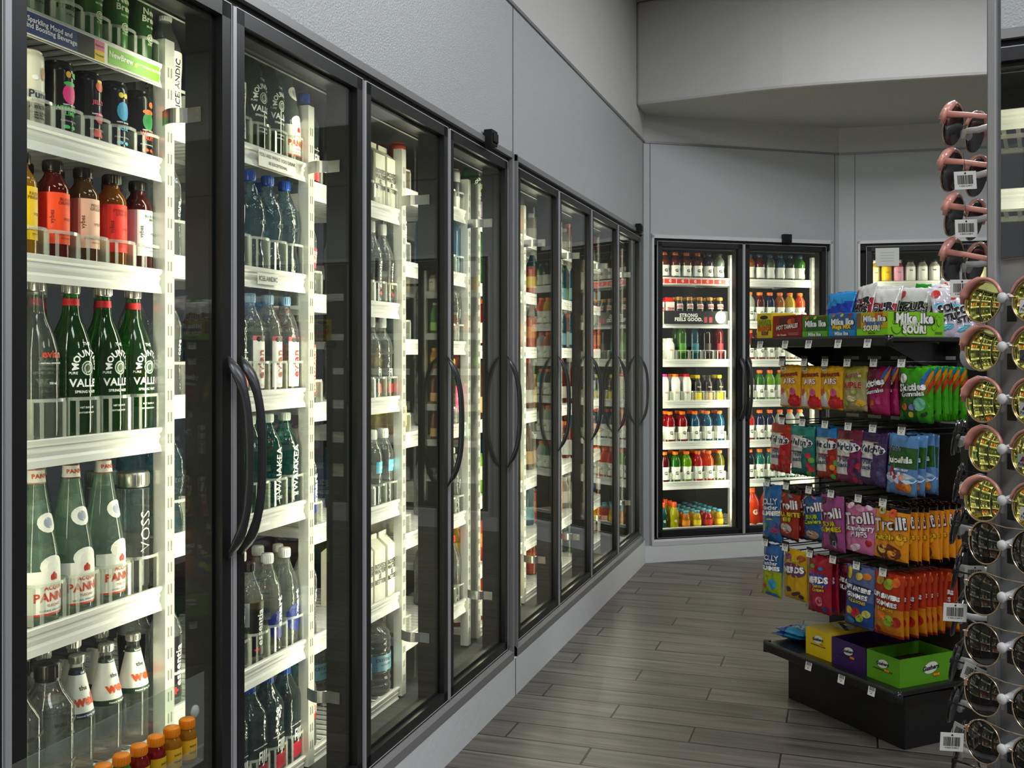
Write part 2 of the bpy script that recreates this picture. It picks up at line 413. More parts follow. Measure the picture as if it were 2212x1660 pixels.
for k, lq, lb, lb2, t1, t2 in (('vy1', 'd8a820', 'f2c400', 'f2c400', 'PASSION\nPINEAPPLE', '6a5200'), ('vy2', '8a1a14', 'f84a10', 'e82010', 'BLOOD\nORANGE', '8a1400'), ('vy3', '7a5a30', 'f0c0a8', 'a86858', 'PEACH\nGINGER', '6a4a40'), ('vy4', 'b06a18', 'e82818', 'b01010', 'STRAWBERRY\nLAVENDER', '7a0a08'), ('vy5', '6a1c18', 'dfe0e2', 'a8a0a8', 'BLUEBERRY\nMINT', '55585c')):
    bottle(k, 'juice_bottle', 'juice bottle', {'vy1': 'yellow', 'vy2': 'orange-red', 'vy3': 'peach', 'vy4': 'red', 'vy5': 'grey-white'}[k] + ' labelled amber drink bottle', VB, LIQ(lq, .5), (.185, .208, .0195, P('15120f', .35)),
           [(.035, .14, P(lb, .55), -60, 100), (.035, .14, P(lb2, .55), 100, 300)], [(t1, .009, .006, .122, 0, t2, dict(bold=.01)), ('VYBES', .008, .01, .086, 0, t2), ('FUNCTIONAL', .008, .004, .056, 0, t2), ('CBD BEVERAGE', .0035, .006, .047, 0, t2), ('vybes', .012, -.024, .09, 90, t2)], seg=24)
CN = [(0, .022), (.004, .026), (.012, .031), (.135, .031), (.147, .028), (.152, .0265), (.154, .0275), (.156, .0255)]
for k, nm, col, tx, ct, blobs in (
    ('can1', 'watermelon', '0c0b0d', 'WATERMELON\nLIME', '48c858', [(0, .088, .017, .021, 'd8287a'), (0, .109, .015, .005, '2faa50'), (-.004, .128, .006, .007, 'd8a020'), (.014, .128, .009, .006, '2faa50')]),
    ('can2', 'red-berry', '0c0b0d', 'JELLY', 'd8486a', [(.004, .125, .012, .011, 'c04a1c'), (.004, .136, .008, .003, 'd8c020'), (.004, .058, .013, .012, 'b02844'), (.0, .026, .012, .009, 'c83c20')]),
    ('can3', 'blue', '0b1016', 'BLUE', '3cb4dc', [(0, .090, .016, .021, '2c8ab8'), (-.006, .125, .006, .006, 'c8b430'), (.006, .125, .006, .006, 'c8b430')]),
    ('can4', 'green-orange', '0c0b0d', 'WATER\nFRUIT', 'e8501c', [(0, .086, .016, .021, '2c8a44'), (0, .107, .016, .006, 'e8641c'), (.008, .125, .008, .007, 'e8641c')])):
    bottle(k, 'drink_can', 'drink can', 'black can, ' + nm + ' fruit print', CN, P(col, .22, .4), None, (),
           [(tx, .012, 0, .052 if k != 'can2' else .09, 0, ct, dict(bold=.03)), ('HAPPY SEASON', .0045, 0, .065, 0, G), ('BURSTING BEVERAGES', .004, 0, .032, 0, 'bbbbbb'), ('12 FL OZ (355 mL)', .0035, 0, .008, 0, 'aaaaaa')], seg=24,
           extra=blobs + [(-.008, .02, .008, .0038, ct), (.01, .02, .007, .0038, ct)])
bottle('canp', 'drink_can', 'drink can', 'cream beverage can', CN, P('e9e4d2', .3), None, [(.06, .075, P('b9bcbf', .5)), (0.012, .05, P('9a958a', .5))], [('Pure', .022, 0, .066, 0, '222222'), ('BEVERAGES', .006, 0, .055, 0, '333333'), ("Ain't Yo", .012, 0, .042, 0, '222222'), ('Green & Black\nwith Mint\n25mg Hemp', .006, 0, .026, 0, '222222')], seg=24, extra=[(.012, .11, .008, .013, 'b58a5e'), (-.008, .1, .007, .005, 'ffffff')])
bottle('canr', 'drink_can', 'drink can', 'red beverage can', CN, P('c8283c', .3), None, [(.05, .1, P('e8a8a0', .5))], (), seg=20)
CT = [(0, .022), (.004, .026), (.012, .031), (.155, .031), (.165, .028), (.17, .0265), (.172, .0275), (.174, .0255)]
for k, nm, col, t in (('nb1', 'sage green tall can', '7f9f86', 'Active'), ('nb2', 'pale green tall can', 'a3c4a0', 'Tranquil'), ('nb3', 'green tall can', '3c7434', 'New\nBrew'), ('nb4', 'dark green tall can', '2f5a2c', 'New\nBrew')):
    bottle(k, 'drink_can', 'drink can', nm, CT, P(col, .35, .2), None, (), [(t, .02, 0, .11, 0, 'dfe8c8', dict(bold=.03)), ('SELTZER', .006, 0, .085, 0, 'dfe8c8'), ('(CBD)', .006, 0, .045, 0, 'dfe8c8'), ('@', .022, 0, .06, 0, 'dfe8c8')] if k > 'nb2' else [(t, .02, 0, .05, 0, '20281f'), ('(Caffeine)', .006, 0, .034, 0, '20281f')], seg=20)
SP = [(0, .030), (.005, .035), (.03, .0355), (.10, .0345), (.17, .0355), (.20, .032), (.225, .018), (.24, .0135), (.252, .0135)]
PET = [(0, .032), (.005, .037), (.03, .038), (.09, .036), (.15, .039), (.18, .037), (.21, .026), (.235, .0155), (.25, .014)]
bottle('iceland', 'water_bottle', 'water bottle', 'clear bottle, white side label', PET, clearW, (.245, .268, .0155, capw), [(.02, .17, paper, -50, 50)], [('ICELANDIC', .022, 0, .095, 90, '222222')], seg=20)
bottle('eternal', 'water_bottle', 'water bottle', 'blue-capped contoured clear bottle', [(0, .036), (.006, .041), (.04, .042), (.075, .035), (.11, .042), (.15, .043), (.18, .04), (.215, .027), (.24, .0165), (.255, .0155)], blueG, (.248, .276, .0175, bluec), (), [('Eternal', .022, 0, .135, 8, '2a3a44', dict(shear=.2))], seg=20)
bottle('evian', 'water_bottle', 'water bottle', 'clear evian bottle, pale cap', [(0, .036), (.006, .040), (.05, .041), (.13, .041), (.17, .040), (.20, .034), (.225, .022), (.243, .0155), (.25, .0155)], clearW, (.245, .272, .0172, P('8fb4d8', .3)), [(.012, .155, paper, -38, 38), (.142, .155, P('d86a70', .5), -38, 38)],
       [('evian', .037, 0, .078, 90, 'a32a22', dict(bold=.025)), ('1.5 L', .009, 0, .02, 0, '888888')], seg=20, extra=[(-.01, .146, .008, .007, '33302e'), (.004, .148, .009, .009, '33302e'), (.015, .145, .006, .006, '33302e')])
bottle('waiakea', 'water_bottle', 'water bottle', 'teal water bottle, white cap', [(0, .037), (.006, .041), (.05, .040), (.12, .042), (.16, .043), (.19, .036), (.215, .024), (.235, .0155), (.245, .0155)], tealG, (.24, .264, .0172, P((.80, .86, .80), .35)), (), [('WAIAKEA', .029, 0, .105, 90, 'eef4f0', dict(bold=.02)), ('V', .02, 0, .03, 90, 'eef4f0'), ('HAWAIIAN\nVOLCANIC', .006, .002, .03, 0, 'dfeee8')], seg=20)
bottle('aqua', 'water_bottle', 'water bottle', 'aqua wrapped water bottle', PET, LIQ('58d0bc', .2), (.245, .268, .0155, capw), (), (), seg=18)
bottle('essentia', 'water_bottle', 'water bottle', 'clear bottle, black label', PET, clearW, (.245, .27, .016, P('18181a', .4)), [(.02, .165, P('101114', .5), -50, 62), (.10, .165, P((.75, .78, .78), .4), -95, -50)], [('essentia', .03, 0, .095, 90, 'ffffff', dict(bold=.02)), ('overachieving H2O', .008, .02, .09, 90, 'ffffff'), ('+', .03, -.012, .035, 0, 'e01c24', dict(bold=.05))], seg=20)
bottle('smart', 'water_bottle', 'water bottle', 'clear bottle, blue print', [(0, .034), (.006, .039), (.05, .039), (.15, .039), (.185, .036), (.215, .025), (.24, .0165), (.255, .0155)], clearW, (.25, .277, .0172, capw), [(.055, .10, P('1c2a7c', .4), -55, 60)], [('smart', .034, .004, .115, 90, 'f4f6ff', dict(bold=.045)), ('water', .012, .024, .118, 90, 'f4f6ff')], seg=20, extra=[(0, .1, .03, .02, '1c2a7c'), (0, .056, .03, .016, '1c2a7c')])
bottle('fiji', 'water_bottle', 'water bottle', 'square blue-capped bottle', [(0, .034), (.005, .038), (.05, .038), (.10, .037), (.17, .038), (.19, .035), (.22, .022), (.238, .016), (.25, .0155)], blueG, (.242, .268, .0168, bluec), [(.015, .055, P('b01430', .4), -25, 60), (.055, .15, P((.16, .42, .55), .3), 60, 150)], [('FIJI', .042, .006, .075, 0, 'ffffff', dict(bold=.02, sx=.62, shear=.1)), ('Natural Artesian Water', .005, 0, .105, 0, 'ffffff')], sq=5, seg=24)
bottle('redlab', 'water_bottle', 'water bottle', 'ribbed bottle, red label', PET, clearW, (.245, .268, .0155, capw), [(.085, .145, P('c8141e', .4))], [('100%\nRECYCLED\nBOTTLE', .014, .004, .118, 0, 'ffffff', dict(bold=.03))], seg=18)
bottle('gwater', 'water_bottle', 'water bottle', 'orange-capped slim bottle', SP, clearW, (.246, .272, .0155, P('f04a14', .35)), [(.03, .18, P('e83410', .4), -45, 45)], [('GATORADE', .024, 0, .105, 90, 'ffe9b0', dict(bold=.04)), ('WATER', .011, .02, .12, 90, 'ffe9b0')], seg=18)
bottle('pinklab', 'water_bottle', 'water bottle', 'slim bottle, pink label', SP, GL((.95, .88, .72), .4), (.246, .27, .0155, P('e8c820', .35)), [(.05, .16, P('d01870', .4), -40, 40)], [('bai', .02, 0, .11, 0, 'ffffff')], seg=18)
bottle('clear', 'water_bottle', 'water bottle', 'plain clear water bottle', PET, clearW, (.245, .268, .0155, capw), (), [('core', .02, 0, .12, 90, 'e8eef0')], seg=16)
bottle('corew', 'water_bottle', 'water bottle', 'broad-capped clear bottle', PET, clearW, (.225, .258, .021, P((.78, .80, .76), .35)), [(.11, .15, P('58c4e0', .4), -30, 50)], [('core', .018, .01, .13, 0, 'ffffff')], seg=16)
bottle('sportcap', 'water_bottle', 'water bottle', 'clear bottle with sports cap', PET, clearW, (.245, .285, .0145, P((.8, .82, .76), .3)), [(.05, .155, P('121315', .4), -40, 45)], [('essentia', .028, 0, .102, 90, 'ffffff', dict(bold=.02)), ('+', .025, 0, .035, 0, 'e01c24', dict(bold=.08))], seg=18)
bottle('fijis', 'water_bottle', 'water bottle', 'slim bottle, FIJI print', SP, clearW, (.246, .282, .014, P((.8, .86, .86), .3)), [(.02, .05, P('d8202c', .4), -30, 40)], [('FIJI', .034, 0, .09, 0, 'f4f8f8', dict(bold=.02, sx=.7))], seg=18)
bottle('bluesl', 'water_bottle', 'water bottle', 'slim blue water bottle', SP, LIQ('2a7a9c', .4), (.246, .27, .0155, P('cfd8d8', .35)), (), (), seg=12)
bottle('orcap', 'water_bottle', 'water bottle', 'orange-capped clear bottle', PET, clearW, (.245, .27, .0165, P('f04a14', .35)), (), (), seg=16)
bottle('gallon', 'water_jug', 'water jug', 'large ribbed clear water jug', [(0, .055), (.008, .064), (.03, .066), (.036, .063), (.05, .066), (.057, .063), (.07, .066), (.075, .0655), (.13, .0655), (.135, .063), (.15, .067), (.157, .064), (.172, .067), (.18, .063), (.195, .060), (.215, .042), (.235, .024), (.25, .021)], clearW, (.245, .268, .0235, capw), [(.078, .128, P('5c8a9c', .4))], [('CRYSTAL GEYSER', .014, 0, .113, 0, '16262e', dict(bold=.02)), ('ALPINE SPRING WATER', .007, 0, .097, 0, '16262e')], seg=24)
GT = [(0, .030), (.005, .035), (.02, .037), (.05, .037), (.075, .033), (.10, .037), (.125, .040), (.155, .038), (.18, .026), (.192, .019), (.2, .0185)]
def sport(key, col, desc, cap=orangec, lab=paper, t='G', tr=.3, h=1.):
    bottle(key, 'sports_drink_bottle', 'sports drink', desc, [(z * h, r) for z, r in GT], LIQ(col, tr), (.196 * h, .196 * h + .022, .0205, cap), [(.02 * h, .11 * h, lab)] if lab else (), [(t, .03, 0, .065 * h, 0, '222222', dict(bold=.05))] if t else (), seg=14)
for k, c, d in (('s_red', 'b01424', 'red'), ('s_dkred', '6a1420', 'dark red'), ('s_blue', '0c6c94', 'bright blue'), ('s_navy', '102a58', 'navy blue'), ('s_teal', '1c8c80', 'teal'), ('s_dark', '1c2a2c', 'dark'), ('s_green', '3a8a1c', 'green'), ('s_lime', '8cc81c', 'lime green'), ('s_orange', 'ee5a10', 'orange'), ('s_yellow', 'd8c010', 'yellow'), ('s_gold', 'c07418', 'amber'), ('s_clear', 'd8dcd4', 'clear'), ('s_scar', 'd8281c', 'scarlet'), ('s_olive', '7c7c14', 'olive')):
    sport(k, c, d + ' sports drink bottle', orangec)
for k, c, d in (('f_or', 'c8741c', 'orange'), ('f_red', '7a1c28', 'dark red'), ('f_grey', '7c8c7c', 'grey-green'), ('f_blue', '2c6c8c', 'blue'), ('f_black', '22282c', 'smoky black'), ('f_green', '4c9c2c', 'green')):
    sport(k, c, d + ' tall fitness drink', P('2a4a66', .4), P('e8e8e0', .5), '', .3, .86)
for k, c, d in (('g_brown', '7a3418', 'brown'), ('g_purple', '4a3a5c', 'purple'), ('g_clear', '9cac9c', 'pale')):
    sport(k, c, d + ' protein shake bottle', P('b05020', .4) if k == 'g_brown' else P('333333', .4), paper, 'G', .3, .84)
bottle('corep', 'protein_shake_bottle', 'protein shake', 'black protein shake bottle', [(0, .030), (.005, .034), (.09, .034), (.12, .033), (.14, .027), (.15, .023), (.155, .023)], P('1a1714', .3), (.15, .175, .0245, P('b08038', .35, .5)), [(.01, .05, P('c8b8a0', .5)), (.09, .125, P('e8e4dc', .5), -40, 40)], [('CORE\nPOWER', .013, 0, .107, 0, 'c02020', dict(bold=.05))], seg=14)
bottle('bodya', 'juice_bottle', 'drink bottle', 'white milk drink bottle', [(0, .030), (.005, .035), (.08, .035), (.11, .033), (.13, .024), (.14, .02)], P('ecebe4', .35), (.132, .155, .022, P('e4e2d8', .35)), (), [('Sun', .016, 0, .07, 0, 'e0401c', dict(bold=.04))], seg=14)
for k, c, d in (('tv_green', '4c8c20', 'green'), ('tv_teal', '1c6c7c', 'teal'), ('tv_dark', '281c1c', 'dark'), ('tv_red', '8c1420', 'red')):
    bottle(k, 'vitamin_drink_bottle', 'vitamin drink', d + ' vitamin drink bottle', SP, LIQ(c, .45), (.246, .266, .0155, P('30302c', .4)), [(.05, .12, P(c, .5), -45, 45)], (), seg=12)
for k, cc, d in (('m_pink', 'e02c8c', 'pink'), ('m_orange', 'f07818', 'orange'), ('m_red', 'd81c28', 'red')):
    bottle(k, 'milk_bottle', 'milk bottle', 'white milk bottle, %s cap' % d, [(0, .030), (.005, .034), (.1, .035), (.14, .034), (.165, .025), (.175, .0185)], P('f0efe8', .35), (.17, .192, .0205, P(cc, .35)), (), [('MILK', .012, 0, .06, 0, cc)], seg=14)
for k, bc, lb, d in (('y_yel', '1c1a14', 'f0d818', 'yellow-capped black'), ('y_dk', '231a16', 'c8a878', 'brown coffee')):
    bottle(k, 'coffee_drink_bottle', 'coffee drink', d + ' drink bottle', [(0, .028), (.005, .032), (.1, .032), (.13, .030), (.15, .02), (.165, .017)], P(bc, .3), (.16, .184, .0185, P('e8c818' if k == 'y_yel' else '2c241c', .35)), [(.005, .06, P(lb, .5))], [('dope', .014, 0, .1, 0, 'e8dcc0')], seg=14)
for k, c, d in (('k_or', 'e08a10', 'orange'), ('k_yel', 'e8c818', 'yellow'), ('k_red', 'c8281c', 'red'), ('k_brn', '9c5414', 'amber')):
    bottle(k, 'small_juice_bottle', 'juice bottle', 'small %s juice, blue cap' % d, [(0, .027), (.004, .031), (.06, .031), (.085, .026), (.1, .018), (.106, .017)], LIQ(c, .2), (.1, .118, .0205, P('4c9cb8', .35)), [(.015, .05, P(c, .5))], (), seg=10)
for k, c in (('q_teal', '145c5c'), ('q_yel', 'c8c414')):
    bottle(k, 'sports_drink_bottle', 'sports drink', {'q_teal': 'dark teal', 'q_yel': 'yellow-green'}[k] + ' sports bottle', [(0, .027), (.004, .031), (.05, .029), (.1, .033), (.13, .025), (.145, .016), (.15, .016)], LIQ(c, .2), (.146, .182, .0165, P('f05018', .35)), (), [('G', .024, 0, .05, 0, 'e8f0d0', dict(bold=.05))], seg=12)
bottle('bigor', 'sports_drink_bottle', 'sports drink', 'big orange sports drink jug', [(0, .05), (.006, .057), (.05, .058), (.1, .055), (.15, .058), (.19, .045), (.22, .028), (.235, .022)], LIQ('e8480c', .15), (.23, .262, .0265, P('ff6a10', .35)), (), [('G', .05, 0, .09, 0, 'f8e0d0', dict(bold=.05))], seg=16)
for k, c, lb, d in (('j_yel', 'f0d020', 'fff4c0', 'pale yellow'), ('j_yel2', 'f4cc10', 'f4c400', 'bright yellow'), ('j_pink', 'e86c98', 'f0a8c0', 'pink'), ('j_wht', 'e4ded0', 'f4f0e6', 'cream')):
    bottle(k, 'tea_bottle', 'tea bottle', d + ' wide tea bottle', [(0, .033), (.005, .037), (.1, .037), (.12, .034), (.135, .024), (.145, .022)], LIQ(c, .1), (.142, .164, .0235, P('ded8c8' if k != 'j_wht' else '181818', .4)), [(.01, .11, P(lb, .5))], [('bai', .018, 0, .085, 0, '222222')] if k == 'j_wht' else [('TEA', .014, 0, .07, 0, '8a5a10')], seg=14)
# assorted far-away drinks
for k, c, cc, lb, d in (('a1', 'e8b010', 'f0c020', 'f4d850', 'yellow juice bottle'), ('a2', 'c8301c', 'd8d8d0', 'e86a50', 'red juice bottle'), ('a3', '4c8c34', 'e8e4d8', '9cc860', 'green juice bottle'), ('a4', '704018', '2c2018', 'd8b070', 'brown iced tea bottle'), ('a5', 'e8781c', 'f0f0e8', 'f0a050', 'orange juice bottle'), ('a6', '6c3c7c', 'e8d820', 'b090c8', 'purple-labelled bottle'), ('a7', '2c84a0', 'e8e8e8', 'a0d8e8', 'turquoise drink bottle'), ('a8', 'e8e4d4', 'd8d4c8', 'f8f4e8', 'white dairy bottle'), ('a9', '8c1c18', 'c02018', 'f0ece0', 'dark red tea bottle')):
    bottle(k, 'soft_drink_bottle', 'soft drink', d, PET if k in ('a3', 'a4', 'a7', 'a9') else [(0, .03), (.005, .034), (.1, .034), (.13, .031), (.15, .02), (.165, .017)], LIQ(c, .25), ((.245, .265, .0165, P(cc, .4)) if k in ('a3', 'a4', 'a7', 'a9') else (.16, .182, .0185, P(cc, .4))), [(.03, .1, P(lb, .5))], (), seg=10)
for k, c, c2, d in (('c1', 'c8401c', 'e8862c', 'orange tall can'), ('c2', 'b01820', 'e8c020', 'red and yellow can'), ('c3', '2c5a9c', 'd8e4ec', 'blue and white can'), ('c4', '8cc83c', 'f0f4e0', 'lime green can'), ('c5', 'e8e8e4', '303438', 'white and black can')):
    bottle(k, 'drink_can', 'drink can', d, CT, P(c, .3, .3), None, [(.06, .12, P(c2, .4))], (), seg=12)
SH = [(0, .013), (.003, .0165), (.045, .0165), (.055, .014), (.06, .0115), (.064, .0115)]
for k, c, d in (('o1', 'c88c10', 'amber'), ('o2', '9c1c10', 'dark red'), ('o3', '4ca41c', 'green')):
    bottle(k, 'wellness_shot_bottle', 'shot bottle', '%s wellness shot bottle' % d, SH, LIQ(c, .3), (.06, .077, .0135, P('e8860c', .35)), [(.008, .042, P({'o1': 'd8a81c', 'o2': 'c8a010', 'o3': '58b020'}[k], .5), -80, 80)], [('sol-ti', .006, 0, .032, 0, '3a2a08'), ('GINGER', .004, 0, .02, 0, '3a2a08')], seg=16)
def carton(key, w, h, body, topc, t, desc, cat='carton'):
    mb = MB(); a = w / 2; e = h * .80
    mb.box(-a, -a, 0, a, a, e)
    mb.add([(-a, -a, e), (a, -a, e), (a, a, e), (-a, a, e), (-a, 0, h * .93), (a, 0, h * .93), (-a, 0, h), (a, 0, h)], [(0, 1, 5, 4), (2, 3, 4, 5), (0, 4, 3), (1, 2, 5), (4, 5, 7, 6)], 1)
    root = mb.obj('drink_carton', [body, topc])
    MB().box(-a, -.002, h * .92, a, .002, h).obj('gable_fin', topc, root)
    l = MB()
    if key == 'boxed':
        put_text(l, flat(-a - .0008), 'BOXED\nWATER\nIS\nBETTER', .021, 0, e * .52, 0, .04)
        put_text(l, lambda x, z, q=0: (a + .0008, x, z), 'BOXED\nWATER\nIS\nBETTER', .021, 0, e * .52, 0, .04)
    else:
        put_text(l, flat(-a - .0008), t, .02, 0, e * .6, 0, .05)
    l.obj('lettering', P('1c1c18' if key == 'boxed' else 'd8281c', .5), root)
    root['category'] = 'carton'
    KINDS[key] = dict(root=root, cat='carton', desc=desc, h=h, n=0)
carton('boxed', .072, .225, P('f0eddc', .5), P('f0eddc', .5), '', 'white boxed water carton')
carton('lean', .06, .17, P('efeae0', .5), P('d82018', .5), 'TEAM\nLEAN', 'white and red drink carton')
# small flat cap on the boxed water shoulder
for k in KINDS: KINDS[k]['root'].location = (0, 0, -50)

ORD = ['first', 'second', 'third', 'fourth', 'fifth', 'sixth', 'seventh', 'eighth', 'ninth', 'tenth']
def place(key, loc, rz, where, group):
    K = KINDS[key]; lb = K['desc'] + ', ' + where
    if K['n'] == 0:
        o = K['root']; o.location = loc; o.rotation_euler = (0, 0, rz); tag(o, lb, K['cat'], group)
    else: o = dup(K['root'], loc, rz, lb, group)
    K['n'] += 1
    return o

# ------------------------------------------------------------------ room shell
HA = radians(55.6); HB = radians(86)
C0 = Vector((0, 6.877)); dA = Vector((sin(HA), cos(HA))); C1 = C0 + dA * 1.525; dB = Vector((sin(HB), cos(HB)))
def frame(origin, heading):   # local x along the wall, local y into it
    return Matrix.Translation((origin[0], origin[1], 0)) @ Matrix.Rotation(pi / 2 - heading, 4, 'Z')
ML = frame((0, 0), 0); MA = frame(C0, HA); MBm = frame(C1, HB)
fl = MB().box(-3, -3, -.05, 8, 12, 0).obj('floor', floor_mat()); struct(fl)
struct(MB().box(-3, -3, 3.745, 8, 12, 3.8).obj('ceiling', P((.55, .55, .55), .9)))
def place_m(o, M): o.matrix_world = M; return o
def wall(name, M, x0, x1, openings, ztop, seam_x=(), base=.16):
    mb = MB(); d = .05
    xs = x0
    for (a, b, zb, zt) in openings:
        mb.box(xs, .0, .0, a, d, ztop); mb.box(a, 0, zt, b, d, ztop); mb.box(a, 0, 0, b, d, zb); xs = b
    mb.box(xs, 0, 0, x1, d, ztop)
    o = mb.obj(name, WALL); struct(place_m(o, M))
wall('wall_left', ML, -2.5, 6.877, [(.010, 4.000, .17, 2.252), (4.045, 6.80, .17, 2.252)], 2.872)
wall('wall_back', MA, 0, 1.525, [(.06, 1.462, .125, 2.245)], 2.872)
wall('wall_far', MBm, 0, 3.8, [(.135, 2.75, .125, 2.245)], 2.872)
# base boards: white textured panel under the coolers
struct(place_m(MB().box(-2.5, -.012, 0, 6.86, 0, .155).obj('baseboard_left', BASEW), ML))
struct(place_m(MB().box(0.0, -.012, 0, 1.525, 0, .112).obj('baseboard_back', BASEW), MA))
struct(place_m(MB().box(0.0, -.012, 0, 3.8, 0, .112).obj('baseboard_far', BASEW), MBm))
# panel joints
n = 0
for M, xs in ((ML, (4.022, 6.84, .6)), (MA, (.045, 1.49)), (MBm, (.11,))):
    for x in xs:
        n += 1; struct(place_m(MB().box(x - .0018, -.0022, .115, x + .0018, .0, 2.872).obj('trim_%d' % n, P((.10, .10, .11), .5)), M))
struct(place_m(MB().box(4.019, -.0135, 0, 4.023, -.0115, .155).obj('trim_20', P((.06, .06, .06), .5)), ML))
# seam trim along the panel top, then the plaster wall above
for nm, M, a, b in (('left', ML, -2.5, 6.877), ('back', MA, 0, 1.525), ('far', MBm, 0, 3.8)):
    struct(place_m(MB().box(a, -.008, 2.866, b, .03, 2.880).obj('trim_%s' % nm, GREYT), M))
struct(place_m(MB().box(-2.5, .0, 2.88, 6.877, .05, 3.745).obj('wall_left_upper', DRY), ML))
struct(place_m(MB().box(0, .0, 2.88, 1.525, .05, 3.06).obj('wall_back_upper', DRY), MA))
struct(place_m(MB().box(0, .0, 2.88, 3.8, .05, 3.06).obj('wall_far_upper', DRY), MBm))
# soffit and bulkhead over the far corner
mb = MB(); pts = [(0.0, 6.62), (.25, 6.585), (.48, 6.545), (.72, 6.50), (.94, 6.475), (1.2, 6.475), (1.5, 6.49), (2.2, 6.55), (5.2, 6.8), (5.2, 9.2), (-.2, 9.2)]
mb.extz(pts, 3.06, 3.743)
struct(mb.obj('wall_bulkhead', DRY, bevel=.02))
struct(MB().box(7.0, -3, 0, 7.05, 12, 3.745).obj('wall_right', DRY))
struct(MB().box(-.2, -3, 0, 7.05, -2.95, 3.745).obj('wall_near', DRY))

# ------------------------------------------------------------------ reach-in coolers
LEDC = (1, .97, .70)
def handle_mesh(side):
    m = MB(); pts = []; rx = []; rz = []
    n = 22
    for i in range(n + 1):
        t = i / n; z = .955 + .455 * t
        e = abs(2 * t - 1)
        out = .052 * (1 - e ** 3.2)
        w = .0115 if e < .62 else .0115 + (.0125) * ((e - .62) / .26) if e < .88 else .024 * max(0.03, (1 - e) / .12) ** .6
        th = .0095 if e < .75 else max(.0015, .011 * (1 - (e - .75) / .27))
        pts.append((side * .004 * (1 - e), -.004 - out, z)); rx.append(w); rz.append(th)
    return m.tube(pts, rx, 10, rz=rz)
HM = handle_mesh(1).mesh('handle', HANDLE)
def guard_mesh(w, h):
    m = MB(); a = w / 2
    n = 12; lo = [(-a * cos(pi * i / n), -.024 * sin(pi * i / n) + .008) for i in range(n + 1)]
    path = [(-a, .05)] + lo + [(a, .05)]
    out = [(p[0] * 1.025, p[1] - .0012) for p in path]
    m.extz(path + out[::-1], h - .007, h)
    for sd in (-1, 1):   # clear side fins and slim front legs
        m.box(sd * a - .0008, .0, .002, sd * a + .0008, .11, h - .006)
    for k in (3, n - 3):
        x, y = lo[k]; m.box(x - .0045, y - .001, .0, x + .0045, y + .0004, h - .006)
    return m.mesh('bottle_guard', CLEARP((.93, .95, .90), .22))
GUARDS = {}
